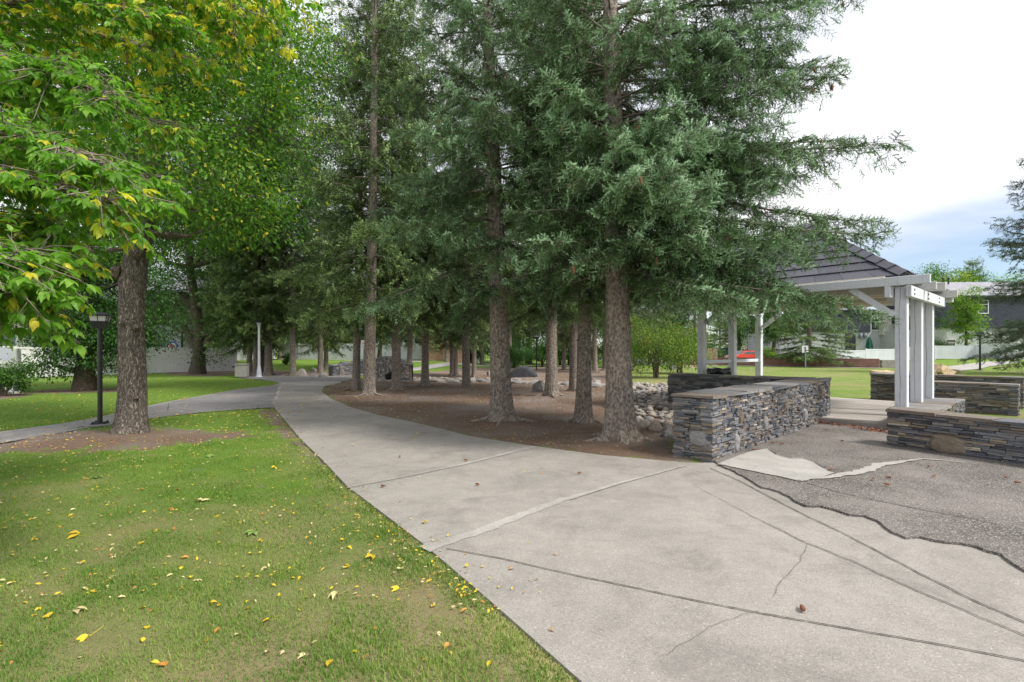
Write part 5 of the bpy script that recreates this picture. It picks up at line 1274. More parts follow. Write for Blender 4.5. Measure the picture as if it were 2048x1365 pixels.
def big_spruce():
    b = at(1240, 884); lean = lambda z: np.array([-.012 * z - .004 * max(0, z - 3) ** 1.2, .03 * z])
    def Lf(z, phi):
        f = max(0.0, math.cos(phi - RIGHT)); f2 = max(0.0, math.cos(phi + 1.1))
        base = 2.0 + 1.95 * f ** 1.6 + .35 * f2
        if z < 3.4: base *= .80
        if z < 3.45 and abs(phi % 6.283 - .1) < 1.0: base *= .45
        return base * max(.25, 1 - max(0, z - 7.5) / 9)
    cr, wd, cn = spruce_parts(15, 2.95, Lf, 13, 401, 0, lean, z1=9.4, droop=.8, tip=.02, s_in=.24, cones=3, hang=.75)
    # heavy lower boughs sweeping towards the path and over the slate wall
    cr2, wd2, cn2 = spruce_parts(15, 3.0, lambda z, phi: (2.35 + .95 * max(0, math.cos(phi - .1)) ** 2) * (1 - .12 * max(0, z - 4.4)) * (.5 if (phi > -.75 and z < 3.4) else 1), 19, 411, 0, lean, z1=5.3, droop=.5, tip=.12, s_in=.12, cones=3, hang=.8,
                                 phis=lambda r: r.uniform(-1.75, .45))
    # long ascending boughs against the sky on the right
    cr3, wd3, cn3 = spruce_parts(15, 4.3, lambda z, phi: 4.15 + .07 * (z - 4.3), 2.9, 422, 0, lean, z1=8.0, droop=.62, tip=-.02, s_in=.30, cones=8, hang=.95, phis=lambda r: r.uniform(-.30, .38), whorl=0, rise=.12)
    for a_, b_ in ((cr, cr2), (wd, wd2), (cr, cr3), (wd, wd3)):
        n0 = a_.n
        for k_ in range(len(b_.V)): pass
        a_.V += b_.V; a_.R += b_.R; a_.T += [t_ + n0 for t_ in b_.T]; a_.Q += [t_ + n0 for t_ in b_.Q]; a_.tm += b_.tm; a_.qm += b_.qm; a_.n += b_.n
    cn = cn + cn2 + cn3 * 2
    tr = trunk_mesh(15, .235, lean, 56, 5, .95, .035, ztop=9.6, knots=34, roots=5)
    o = add_tree('spruce_tree', 'spruce tree', b, 'largest grey-green spruce at the mulch bed corner, coned branches reaching towards the gazebo', cr, wd, tr, ('bark_spruce', 'twig', 'needle_blue'))
    hang_cones(o, cn, 96, .105)
    return o
big_spruce()
def near_spruce(px, py, r, label, seed, z0, L0, lean, z1=10, per_m=14, mat='needle', tip=0.0, H=14, cones=2, hang=.7, lod=0, s_in=.25, ncone=40, knots=24):
    b = at(px, py); Lf = lambda z, phi: L0 * max(.2, 1 - max(0, z - 6) / 11) * (1 if z > z0 + .5 else .8)
    cr, wd, cn = spruce_parts(H, z0, Lf, per_m, seed, lod, lean, z1=z1, droop=1.0, tip=tip, cones=cones, hang=hang, s_in=s_in)
    tr = trunk_mesh(H, r, lean, 44, seed, .5, .05, ztop=z1 + .5, knots=knots, roots=4)
    o = add_tree('spruce_tree', 'spruce tree', b, label, cr, wd, tr, ('bark_spruce', 'twig', mat)); 
    if ncone: hang_cones(o, cn, ncone)
    return o
near_spruce(1004, 846, .235, 'thick pale-barked spruce standing alone in the front middle of the mulch bed', 402, 2.95, 2.8, lambda z: np.array([-.030 * z - .006 * max(0, z - 4) ** 1.4, .01 * z]), z1=10.5, per_m=11.5, s_in=.20, tip=.03, mat='needle_blue')
near_spruce(1167, 849, .165, 'slimmer brown-barked spruce just left of the largest one', 403, 3.0, 2.3, lambda z: np.array([.012 * z, 0.02 * z]), z1=10, per_m=13, s_in=.18, ncone=20)

# ------------------------------------------------------------------ mid distance spruces: four kinds, copied
def proto_spruce(seed, H, z0, L0, r, mat, lod=1, per_m=7, hang=.7, tip=0, droop=1.1, s_in=.22, bark_='bark_spruce'):
    ph = seed * .7; lean = lambda z: np.array([.05 * math.sin(z * .25 + ph), .05 * math.cos(z * .22 + ph)]) - np.array([.05 * math.sin(ph), .05 * math.cos(ph)])
    Lf = lambda z, phi: L0 * max(.12, (1 - (z - z0) / (H - z0 + .3))) ** .62 * (.62 if z < z0 + 1.0 else 1)
    cr, wd, cn = spruce_parts(H, z0, Lf, per_m, seed, lod, lean, droop=droop, tip=tip, hang=hang, s_in=s_in)
    tr = trunk_mesh(H, r, lean, 20, seed, .45, .09, knots=14, roots=4)
    return (cr.mesh('crown', M[mat]), wd.mesh('branches', M['twig']), tr.mesh('trunk', M[bark_]))
def place(pr, name, cat, base, label, rz=0, s=1.0, tilt=(0, 0), group=None, sz=None):
    o = empty(name, base, rz, label=label, cat=cat, group=group); o.rotation_euler = (tilt[0], tilt[1], rz); o.scale = (s, s, sz or s)
    for nm, me in zip(('crown', 'branches', 'trunk'), pr):
        c = bpy.data.objects.new(nm, me); COL.objects.link(c); c.parent = o
        if nm != 'crown': me.polygons.foreach_set('use_smooth', np.full(len(me.polygons), True))
    return o
PA = proto_spruce(501, 19, 3.4, 3.1, .20, 'needle', per_m=8.8, s_in=.17)
PB = proto_spruce(502, 19, 3.6, 2.8, .18, 'needle_dark', per_m=8.5, s_in=.17)
PC = proto_spruce(503, 19, 3.2, 3.3, .20, 'needle', per_m=8.3, tip=.04, hang=.95, s_in=.17)
PD = proto_spruce(504, 13, 2.0, 3.4, .18, 'needle', per_m=12, tip=.06, s_in=.13)
GS = 'spruces planted in the mulch bed'
for (px_, py_, pr, s, rz, tl, lab) in [
    (1103, 795, PA, 1.0, .4, (0, 0), 'straight spruce right beside the squat grey boulder in the mulch bed'),
    (1148, 783, PB, .95, 2.0, (0, 0), 'dark-barked spruce half hidden behind the slimmer brown one'),
    (738, 793, PC, 1.02, 1.2, (0, .015), 'thickest spruce near the path bend, right of the notice sign'),
    (712, 781, PB, .85, 3.7, (0, -.03), 'leaning spruce nearest the path bend, left of the notice sign'),
    (793, 782, PA, .90, 4.2, (0, .01), 'spruce in front of the bridge arch'),
    (850, 773, PB, .92, 5.3, (0, 0), 'spruce just right of the stone bridge parapet'),
    (818, 764, PC, .72, .9, (0, .02), 'thin spruce beside the end of the bridge parapet'),
    (933, 775, PA, .86, 2.7, (0, .01), 'spruce left of the thick pale-barked one at the back of the mulch bed'),
    (912, 753, PB, .72, 1.9, (0, 0), 'thin pale-trunked spruce, right one of the close pair beyond the creek'),
    (904, 752, PC, .66, 4.4, (0, 0), 'thin spruce, left one of the close pair beyond the creek'),
    (948, 756, PA, .66, 5.1, (0, 0), 'slim spruce beyond the creek right behind the fallen-leaf patch'),
    (893, 735.5, PB, .9, .2, (0, 0), 'slim spruce in front of the tan brick house'),
    (965, 734, PC, .9, 3.0, (0, 0), 'distant slim spruce left of the large black boulder'),
    (1020, 735, PA, .95, 1.4, (0, 0), 'distant spruce behind the large black boulder'),
    (1190, 746, PB, 1.0, 2.4, (0, 0), 'distant dark spruce between the slimmer brown trunk and the largest one'),
    (1210, 742, PA, .9, 5.8, (0, 0), 'distant spruce peeping out left of the largest trunk'),
    (1128, 741, PC, .8, 4.9, (0, 0), 'distant spruce between the straight and the dark-barked ones'),
    (499, 750, PD, .95, .6, (0, 0), 'spruce left of the pale grey lamp post, trunk bare near the ground'),
    (511, 752, PA, .78, 5.6, (0, 0), 'thin dark spruce directly behind the pale grey lamp post'),
    (537, 752, PC, 1.12, 2.2, (0, .03), 'stout spruce just right of the pale grey lamp post'),
    (586, 753, PB, .98, 3.3, (0, 0), 'straight slim spruce left of the path boulders'),
    (641, 748, PA, .85, 4.0, (0, 0), 'slim brown-trunked spruce behind the path boulders'),
    (652, 742, PD, .95, 1.0, (0, 0), 'light green spruce with low sweeping boughs left of the bridge'),
    (560, 733, PD, 1.0, 4.6, (0, 0), 'dense spruce with boughs near the ground before the far fence'),
    (700, 728, PC, 1.05, 0.3, (0, 0), 'tall spruce beyond the bridge on the grassy rise'),
    (612, 729, PD, 1.0, 0.8, (0, 0), 'far light green spruce left of the pale fence'),
    (770, 731, PC, .95, 2.6, (0, 0), 'tall spruce standing between the bridge and the blue-grey house'),
    (1060, 729, PA, 1.1, 3.6, (0, 0), 'farthest spruce behind the bright green shrub'),
    (990, 728, PD, 1.1, 5.0, (0, 0), 'far low-boughed spruce behind the thick pale-barked one'),
    (1262, 736, PB, 1.0, 1.7, (0, 0), 'distant spruce just right of the largest trunk'),
    (1300, 731, PC, 1.05, 2.9, (0, 0), 'far spruce rising behind the lime green shrub'),
    (1390, 729, PA, 1.0, 3.9, (0, 0), 'spruce behind the tall pale brick wall'),
    (845, 729, PD, .95, 1.5, (0, 0), 'spruce before the corner of the blue-grey house'),
    (930, 732, PC, .95, 0.2, (0, 0), 'tall spruce shading the orange wooden screen'),
    (420, 733, PC, 1.2, 2.2, (0, 0), 'tall spruce rising behind the white gated fence'),
    (455, 738, PD, 1.15, 2.9, (0, 0), 'spruce behind the right end of the white gated fence'),
]:
    b = at(px_, py_); b[2] = hg(b[0], b[1]); place(pr, 'spruce_tree', 'spruce tree', b, lab, rz, s, tl, GS if px_ > 700 and py_ > 760 else None)
# far and right hand conifers
PF = proto_spruce(505, 17, .9, 5.0, .30, 'needle', lod=1, per_m=11, hang=.5, tip=.02, droop=.8, s_in=.3)
PG = proto_spruce(506, 17, 1.3, 4.3, .30, 'needle_brown', lod=1, per_m=8.5, hang=.7, tip=.0, droop=.8, s_in=.28)
place(PF, 'spruce_tree', 'spruce tree', atD(1618, 47, 0), 'wide spruce beyond the low brick wall, seen under the gazebo beams', .5, .82, sz=.62)
place(PG, 'spruce_tree', 'spruce tree', atD(2125, 31.5, 0.1), 'tall browning spruce cut by the right edge, boughs close to the ground', 1.1, 1.22, sz=.90)
place(PF, 'spruce_tree', 'spruce tree', atD(1640, 84, 0), 'pointed spruce rising behind the gazebo roof peak', 2.2, 1.35)
place(PF, 'spruce_tree', 'spruce tree', atD(1945, 118, 0), 'dark conifer top in the far treeline above the grey roof', 3.0, 1.3)
place(PF, 'spruce_tree', 'spruce tree', atD(1440, 76, 0), 'spruce behind the parked pickup', 4.0, .55)

# ------------------------------------------------------------------ broadleaf trees
LT = (np.array([[0, 0, 0], [.45, .25, .05], [1, 0, -.10], [.45, -.25, .05]]), np.array([[0, 2, 1], [0, 3, 2]]))
def leaf_hi():
    xs = [0, .18, .42, .70, 1.0]; ws = [0, .19, .26, .16, 0]; V = [[0, 0, 0]]; 
    for x, w in zip(xs[1:4], ws[1:4]): dz = -.22 * x * x; V += [[x, w, .07 + dz], [x, 0, dz], [x, -w, .07 + dz]]
    V.append([1, 0, -.24]); F_ = [[0, 2, 1], [0, 3, 2]]
    for k in (1, 4): F_ += [[k, k + 1, k + 4], [k, k + 4, k + 3], [k + 1, k + 2, k + 5], [k + 1, k + 5, k + 4]]
    F_ += [[7, 8, 10], [8, 9, 10]]; return np.array(V, float), np.array(F_)
LH = leaf_hi()
def leaves(mb, pos, out, size, rn, T=LT, droop=.5, jit=.6):
    n = len(pos); d = nrm(out * .8 + RS.normal(0, jit, (n, 3)) - np.array([0, 0, droop])); up = nrm(np.array([0, 0, 1.0]) + RS.normal(0, .45, (n, 3)))
    mb.inst(*T, pos, frames(d, up, size * RS.uniform(.6, 1.2, n)), rn)
def broadleaf(name, cat, base, label, trunk, tr, blobs, nl, size, mat, seed, T=LT, clus=.42, per=60, barkm='bark_dark', ruf=0.9, extra_limbs=(), tn=14, yellow=0.0, group=None, shell=.55, cb=0.0, trunk_mb=None, nlimb=True, droop=.5):
    """trunk: points (local), blobs: (centre, radii) in local coordinates"""
    global RS
    RS = np.random.RandomState(seed); o = empty(name, base, label=label, cat=cat, group=group)
    trunk = np.array(trunk, float); wood = MB(); cr = MB(); vol = np.array([b[1][0] * b[1][1] * b[1][2] for b in blobs]) ** .8; vol = vol / vol.sum()
    for (c, r), v in zip(blobs, vol):
        c = np.array(c, float); r = np.array(r, float)
        i = int(np.argmin(np.linalg.norm(trunk - c, axis=1) + np.maximum(0, trunk[:, 2] - c[2]) * 2)); j0 = trunk[i]
        mid = (j0 * .5 + c * .5) + [0, 0, -.1 * np.linalg.norm(c - j0)]
        if nlimb: wood.tube([j0, mid, c], [tr * .42, tr * .28, tr * .12], 7, cap=False)
        nk = max(3, int(nl * v / per)); d = nrm(RS.normal(size=(nk, 3))); rad = shell + (1 - shell) * RS.rand(nk) ** .5; rad *= 1 + (fbm(d[:, 0] * 2 + seed, d[:, 1] * 2, d[:, 2] * 2) - .5) * ruf
        C = c + d * r * rad[:, None]
        for q in range(nk):
            m_ = c + (C[q] - c) * RS.uniform(.1, .5); 
            if q % 2 == 0: wood.tube([m_, (m_ + C[q]) / 2 + RS.normal(0, .06, 3), C[q]], [tr * .07 + .004, .006, .003], 3, cap=False, rnd=.3)
        n = nk * per; cc = np.repeat(C, per, 0); off = RS.normal(size=(n, 3)) * clus * np.array([1, 1, .55]) * np.repeat(RS.uniform(.6, 1.3, nk), per)[:, None]
        p = cc + off; ou = nrm(p - c) * .6 + nrm(off) * .6
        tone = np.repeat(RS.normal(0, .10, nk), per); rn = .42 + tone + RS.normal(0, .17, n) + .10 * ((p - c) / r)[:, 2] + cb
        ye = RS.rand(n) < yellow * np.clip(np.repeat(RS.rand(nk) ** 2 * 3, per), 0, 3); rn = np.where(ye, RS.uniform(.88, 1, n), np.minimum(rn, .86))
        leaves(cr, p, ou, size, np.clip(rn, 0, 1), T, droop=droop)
    for L_ in extra_limbs: wood.tube(np.array(L_[0], float), L_[1], 9, cap=False)
    tm = trunk_mb or MB()
    if trunk_mb is None:
        k = len(trunk); ph = RS.uniform(0, 6); tm.tube(trunk, np.interp(np.linspace(0, 1, k), [0, .08, 1], [tr * 1.35, tr, tr * .45]), tn, cap=False, fn=lambda f, a, P_: 1 + (fbm(np.cos(a) * 2 + ph, np.sin(a) * 2, P_[:, 2][:, None] * 2) - .5) * .25)
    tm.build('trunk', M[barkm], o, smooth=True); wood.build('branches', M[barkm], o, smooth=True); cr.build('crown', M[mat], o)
    return o
# left hand tree with the bulging furrowed trunk
b0 = at(262, 871); s_ = b0[1] / F
tp = [(262, 882), (262, 868), (262, 850), (262, 820), (263, 790), (262, 750), (259, 700), (257, 660), (256, 620), (257, 585), (257, 555), (262, 520), (268, 490), (274, 460), (279, 430), (283, 395), (290, 340), (300, 270), (305, 190), (300, 100), (295, 0)]
wd_ = [90, 76, 68, 61, 58, 56, 54, 51, 51, 52, 58, 50, 48, 47, 49, 45, 40, 34, 28, 20, 12]
TP = np.array([[(x - 262) * s_, .012 * (871 - y) * s_ * 3, (871 - y) * s_] for x, y in tp]); TR = np.array(wd_) * s_ / 2 * .82
zz = np.concatenate([np.arange(TP[0, 2], 4.6, .03), np.arange(4.6, TP[-1, 2], .2)]); cx_ = np.stack([np.interp(zz, TP[:, 2], TP[:, k]) for k in range(3)], 1); rr_ = np.interp(zz, TP[:, 2], TR)
def fn_m(f, a, P_):
    z = P_[:, 2][:, None]; ridge = np.abs(np.sin(a * 11 + 2.2 * fbm(np.cos(a) * 2, np.sin(a) * 2, z * 1.6) * 3 + z * .6)); 
    return 1 + .10 * (ridge - .5) * .6 + (fbm(np.cos(a) * 5, np.sin(a) * 5, z * 5) - .5) * .09 + .16 * np.exp(-np.clip(z, 0, None) / .12) * (.5 + .5 * np.cos(5 * a))
tm = MB(); tm.tube(cx_, rr_, 72, fn=fn_m)
for (x, y, kr, sd) in ((284, 505, .11, 1), (236, 545, .10, -1), (258, 648, .05, 0), (285, 655, .06, 1), (283, 795, .045, 1), (277, 470, .06, .5)):
    c = np.array([(x - 262) * s_, -.18 if sd == 0 else -.12, (871 - y) * s_]); d = np.array([sd * .6, -1 + abs(sd) * .4, .1]); d /= np.linalg.norm(d)
    tm.tube([c - d * .08, c - d * .02, c + d * .03, c + d * .05], [kr * 1.2, kr * 1.1, kr * .8, kr * .35], 12, fn=lambda f, a, P_: 1 + .12 * np.sin(a * 4))
def LB(px, py, D, rx, ry, rz_): q = np.array([(px - CX) / F * D, D, zat(py, D)]) - b0; return (q, (rx, ry, rz_))
blobs = [LB(330, 330, 8.6, 1.5, 1.3, .9), (LB(450, 380, 8.8, 1.2, 1.1, .7)), LB(520, 250, 9.2, 1.1, 1.2, .9), LB(250, 220, 9.5, 1.6, 1.5, 1.0), LB(400, 130, 9.0, 1.7, 1.5, 1.0), LB(560, 90, 9.6, 1.2, 1.4, .9),
         LB(120, 330, 9.8, 1.4, 1.3, .9), LB(150, 120, 9.5, 1.6, 1.6, 1.0), LB(330, -40, 9.2, 2.2, 1.8, 1.1), LB(20, 200, 10.5, 1.6, 1.6, 1.6), LB(110, 470, 10.2, 1.2, 1.0, .6), LB(390, 470, 9.6, .8, .8, .45), LB(300, 60, 10.8, 2.2, 1.6, 1.8), LB(480, 430, 8.9, .8, .9, .4)]
broadleaf('ash_tree', 'leafy tree', b0, 'leafy green tree with a thick bulging furrowed trunk beside the black lantern lamp', TP[12:], .13, blobs, 64000, .095, 'leaf_ash', 601, clus=.26, per=46, barkm='bark_maple', yellow=.055, trunk_mb=tm, cb=.05, shell=.35, ruf=.8)
# overhanging tree rooted outside the left edge: near boughs with large leaflets
def overhang():
    global RS
    RS = np.random.RandomState(77); base = np.array([-5.9, 3.6, 0.]); o = empty('ash_tree', base, label='overhanging leafy tree at the left edge with big yellowing green leaves close to the viewer', cat='leafy tree')
    wood = MB(); cr = MB(); tk = MB()
    tk.tube([(0, 0, -.1), (.0, 0, .3), (.05, 0, 1.2), (.1, .05, 2.4), (.25, .1, 3.4), (.6, .25, 4.3), (1.2, .4, 5.4), (2.0, .6, 7)], [.34, .26, .22, .21, .19, .16, .13, .08], 20)
    limbs = []   # image anchored bough paths given their own depth: (start height, list of (px, py, D))
    L_ = [
        (2.5, [(-300, 560, 3.3), (-120, 550, 3.1), (-30, 560, 3.0), (35, 580, 2.95)]),
        (2.5, [(-300, 500, 3.2), (-120, 490, 3.0), (0, 505, 2.9), (55, 530, 2.8)]),
        (2.6, [(-260, 440, 3.6), (-60, 430, 3.6), (50, 440, 3.5), (105, 480, 3.4)]),
        (2.8, [(-240, 390, 3.5), (-40, 350, 3.3), (120, 370, 3.2), (225, 400, 3.1)]),
        (3.0, [(-220, 330, 3.9), (0, 290, 4.0), (160, 310, 4.0), (290, 350, 3.9)]),
        (3.1, [(-200, 290, 3.5), (-20, 260, 3.4), (120, 290, 3.3), (200, 330, 3.2)]),
        (3.4, [(-200, 200, 4.2), (20, 170, 4.4), (220, 210, 4.6), (330, 250, 4.6)]),
        (3.5, [(-180, 140, 3.8), (0, 110, 3.8), (130, 150, 3.8), (240, 210, 3.7)]),
        (3.8, [(-160, 80, 4.4), (60, 40, 4.7), (280, 90, 5.0), (410, 130, 5.0)]),
        (4.0, [(-140, 50, 4.0), (80, -10, 4.2), (230, 10, 4.3), (340, 50, 4.3)]),
        (4.3, [(-100, 10, 4.4), (150, -60, 4.8), (380, -20, 5.0), (540, 40, 5.0)]),
        (4.4, [(-60, -20, 4.6), (200, -50, 5.0), (400, 0, 5.3), (480, 80, 5.3)]),
        (4.5, [(-60, -60, 4.1), (160, -120, 4.3), (380, -100, 4.4), (570, -30, 4.4)]),
        (2.6, [(-320, 440, 3.0), (-180, 450, 2.8), (-90, 490, 2.7), (-20, 520, 2.6)]),
        (3.1, [(-200, 240, 4.8), (0, 270, 5.2), (140, 340, 5.4), (190, 410, 5.4)]),
    ]
    for li, (z, pts) in enumerate(L_):
        P = [np.array([.12, .05, z])] + [np.array([(a - CX) / F * D, D, zat(b_, D)]) - base for a, b_, D in pts]; P = np.array(P)
        t = np.linspace(0, len(P) - 1, 26); C = np.stack([np.interp(t, range(len(P)), P[:, k]) for k in range(3)], 1)
        for _ in range(3): C[1:-1] = (C[:-2] + C[1:-1] * 2 + C[2:]) / 4
        wood.tube(C, np.linspace(.035, .006, 26) * (1.7 if li in (8, 10) else 1), 7, cap=False)
        yel = .05 + (.38 if li in (8, 10, 11, 12) else .10 if li in (2, 3, 6, 9) else 0)
        for q in range(92):
            f = RS.uniform(.22, 1.0); i = min(24, int(f * 25)); p = C[i] + (C[i + 1] - C[i]) * RS.rand(); T = nrm(C[i + 1] - C[i])
            d = nrm(T * RS.uniform(.2, 1) + nrm(RS.normal(size=3)) * [1, 1, .55] * .9); l_ = RS.uniform(.15, .50) * (1.15 - .3 * f); e = p + d * l_ - np.array([0, 0, l_ * .18])
            wood.tube([p, (p + e) / 2 + [0, 0, .03], e], [.006, .004, .0022], 4, cap=False, rnd=.2)
            nc_ = max(3, int(l_ / .045))
            for c_ in range(nc_):
                a_ = p + (e - p) * (.25 + .75 * (c_ + .5) / nc_); sd = nrm(np.cross(d, [0, 0, 1.0]) * (1 if c_ % 2 else -1) + d * .5 + RS.normal(0, .3, 3) - np.array([0, 0, .35]))
                st = RS.uniform(.04, .09); rp_ = a_ + sd * st
                wood.tube([a_, rp_], [.0018, .0012], 3, cap=False, rnd=.9)
                k = RS.choice([3, 3, 4, 5]); sz = RS.uniform(.042, .086); base_t = .46 + RS.normal(0, .14)
                ye = RS.rand() < yel; tone = RS.uniform(.86, 1.0) if ye else min(.84, base_t)
                fan = [0, .85, -.85, 1.25, -1.25][:k]; lat = nrm(np.cross(sd, [0, 0, 1.0])); pp = []; dd = []; ss_ = []
                for w_, a in enumerate(fan): dd.append(nrm(sd * math.cos(a) + lat * math.sin(a) - np.array([0, 0, RS.uniform(.1, .5)]) + RS.normal(0, .12, 3))); pp.append(rp_ - sd * (.02 * (w_ > 2))); ss_.append(sz * (1.15 if w_ == 0 else .9))
                up = nrm(np.array([[0, 0, 1.0]] * k) + RS.normal(0, .35, (k, 3)))
                cr.inst(*LH, np.array(pp), frames(np.array(dd), up, np.array(ss_)), np.clip(tone + RS.normal(0, .035, k), 0, .85 if not ye else 1))
    tk.build('trunk', M['bark_maple'], o, smooth=True); wood.build('branches', M['twig'], o, smooth=True); cr.build('crown', M['leaf'], o)
overhang()

def G(px, D): x = (px - CX) / F * D; return np.array([x, D, hg(x, D)])
def rb(c, r): return (np.array(c, float), np.array(r if hasattr(r, '__len__') else (r, r, r * .8), float))
# dark tree behind the lantern lamp, with boughs sweeping low
b = at(170, 783); broadleaf('leafy_tree', 'leafy tree', b, 'dark low-branched tree behind the black lantern lamp, skirted by bare soil', [(0, 0, -.1), (0, 0, .8), (.1, 0, 2), (.15, .1, 4), (0, .1, 7)], .34,
    [rb((.2, 0, 1.55), (1.35, 1.3, .75)), rb((-1.0, 0, 1.9), (1.0, 1.0, .6)), rb((-.9, -.5, 1.1), (.9, .8, .5)), rb((1.0, -.4, 1.5), (1.1, .9, .7)), rb((1.7, 0, 2.4), (1.1, 1, .8)), rb((.2, -1, 2.2), (1.5, .8, .7)), rb((.9, .2, 2.4), (1.3, 1.2, .8)), rb((-.6, 0, 3.4), (2.2, 1.8, 1.3)), rb((1.2, .2, 4.2), (1.8, 1.6, 1.2)), rb((0, 0, 5.6), (2.5, 2.2, 1.5)), rb((-1.6, .4, 5), (1.5, 1.5, 1.4)), rb((0, 0, 8), (2.8, 2.6, 2)), rb((1.5, 1, 2.6), (1.6, 1.6, .9))],
    62000, .12, 'leaf_dark', 611, clus=.3, per=50)
# forked dark tree in front of the white fence
b = at(395, 749); broadleaf('leafy_tree', 'leafy tree', b, 'forked dark-trunked tree with leafy shoots at its foot, in front of the white fence', [(0, 0, -.1), (.05, 0, .8), (.15, 0, 1.6), (.1, 0, 2.6), (-.1, 0, 4.5), (-.5, 0, 7), (-.6, 0, 10)], .42,
    [rb((.5, -.3, 1.1), (.9, .7, .7)), rb((.9, -.3, 2.6), (1.4, 1.2, 1.0)), rb((-1.5, 0, 5.5), (2, 2, 1.5)), rb((2.2, 0, 5.5), (2.2, 2, 1.4)), rb((.5, 0, 8), (3.4, 3, 2)), rb((-3, 0, 8), (2.5, 2.5, 2)), rb((3.5, 0, 9), (2.8, 2.6, 2)), rb((0, 0, 12), (4, 3.6, 2.6)), rb((2.4, .5, 3.6), (1.5, 1.4, 1)), rb((-4, 1, 11), (3, 3, 2)), rb((4.5, 1, 13), (3.5, 3, 2.5)), rb((1.5, 0, 16), (4, 3.6, 2.6)), rb((-2.4, 0, 3.6), (1.2, 1.4, .9))],
    80000, .14, 'leaf_dark', 612, clus=.40, per=52, cb=.08,
    extra_limbs=[([(.15, 0, 1.3), (-.5, 0, 2.4), (-.9, -.1, 3.4), (-1.5, 0, 5)], [.26, .2, .17, .1]), ([(.15, 0, 1.5), (.8, .1, 2.4), (1.5, .1, 3.6), (1.4, 0, 5.2), (2.2, 0, 7)], [.24, .19, .16, .13, .08])])
# big elm-like crown filling the sky between the left tree and the spruces
b = G(470, 27); broadleaf('leafy_tree', 'leafy tree', b, 'tall fine-leaved tree whose crown fills the gap above the path on the left', [(-1.9, 7, 0), (-1.7, 6.6, 3), (-1.3, 5, 6), (0, 2.5, 9), (1, 0, 13), (1.5, 0, 17)], .20,
    [rb((-2, 0, 9), (2.6, 2.6, 2)), rb((1.5, 0, 10.5), (2.6, 2.6, 2)), rb((3.6, 0, 13), (2.6, 2.6, 2.2)), rb((0, 0, 14), (3.2, 3, 2.4)), rb((-3.6, 0, 13), (2.8, 2.8, 2.4)), rb((3, 0, 17), (3.4, 3, 2.4)), rb((-1.5, 0, 18), (3.4, 3, 2.4)), rb((6, .5, 16.5), (2.4, 2.4, 2.2)), rb((5.4, 0, 10.8), (1.5, 1.6, 1.2)), rb((4.4, 0, 8.4), (1.6, 1.6, 1.2)), rb((6.2, 1, 13.4), (1.8, 1.8, 1.5)), rb((7.6, 1, 17), (2, 2, 1.8))],
    105000, .125, 'leaf_dark', 613, clus=.36, per=50, cb=.12)
BT = [
 # px, D, H, w, mat, label, name, n
 (757, 39, 7.2, 4.6, 'leaf_mid', 'bright green tree with a leaning brown trunk beside the bridge', 1.9, 26000, .13, .1),
 (820, 58, 11, 5, 'leaf_mid', 'leafy tree in front of the blue-grey house, turning yellow at its edge', 4.0, 20000, .19, .1),
 (960, 56, 10, 6, 'leaf_dark', 'dense dark tree behind the slim distant spruces', 0.8, 22000, .22, .0),
 (1055, 60, 11, 6.5, 'leaf_mid', 'green and yellow tree behind the black lamp post', 1.2, 24000, .21, .12),
 (1140, 52, 9, 5.0, 'leaf_dark', 'dark leafy tree between the middle trunks', 0.8, 20000, .2, .02),
 (1225, 62, 12, 6.5, 'leaf_mid', 'tall leafy tree behind the largest spruce trunk', 1.2, 22000, .22, .04),
 (1330, 60, 9, 6.0, 'leaf_dark', 'leafy tree standing behind the lime green shrub', 1.0, 20000, .22, .02),
 (1478, 84, 8.5, 8.0, 'leaf_mid', 'broad green tree over the parked cars', 2.2, 12000, .26, .03),
 (1545, 62, 8.0, 6.5, 'leaf_mid', 'green tree with a dark leaning trunk beside the brick building', 2.6, 13000, .24, .02),
 (1835, 63, 8.5, 4.2, 'leaf_mid', 'green tree seen between the right hand gazebo posts', .8, 11000, .22, .02),
 (1932, 57.5, 9.0, 3.6, 'leaf_lime', 'slender lime green tree in front of the right hand house', 1.8, 9000, .20, .08),
 (60, 50, 13, 8, 'leaf_dark', 'tall dark tree behind the far left house', 2.5, 14000, .25, .02),
 (250, 56, 14, 9, 'leaf_mid', 'tall green tree behind the white sided house', 2.5, 14000, .27, .02),
 (430, 60, 12, 8, 'leaf_dark', 'dense tree beyond the gated fence', 1.5, 14000, .26, .02),
 (590, 66, 12, 9, 'leaf_mid', 'light green tree beyond the pale fence', 2.0, 14000, .28, .02),
 (690, 60, 9, 6, 'leaf_mid', 'green tree over the left end of the far fence', 1.2, 12000, .24, .03),
]
for q, (px_, D, H, w, mt, lab, z0, nl, sz, ye) in enumerate(BT):
    b = G(px_, D); r_ = np.random.RandomState(700 + q); bl = []
    for k in range(8 if w > 4.5 else 7):
        f = (k + .5) / 8; z = z0 + (H - z0) * (.12 + .8 * f); rr2 = w / 2 * math.sin(math.pi * (.22 + .68 * f)) * .9; a = k * 2.4 + q
        bl.append(rb((rr2 * .55 * math.cos(a), rr2 * .45 * math.sin(a), z), (rr2 * .72, rr2 * .72, (H - z0) * .16 + .2)))
    ln = .35 if q in (0, 8) else .05
    broadleaf('leafy_tree', 'leafy tree', b, lab, [(0, 0, -.1), (ln * .3, 0, H * .2), (ln, 0, H * .45), (ln * .8, 0, H * .8)], w * .038 + .02, bl, nl, sz, mt, 720 + q, clus=.11 * w * .7, per=45, yellow=ye, shell=.3, tn=10)
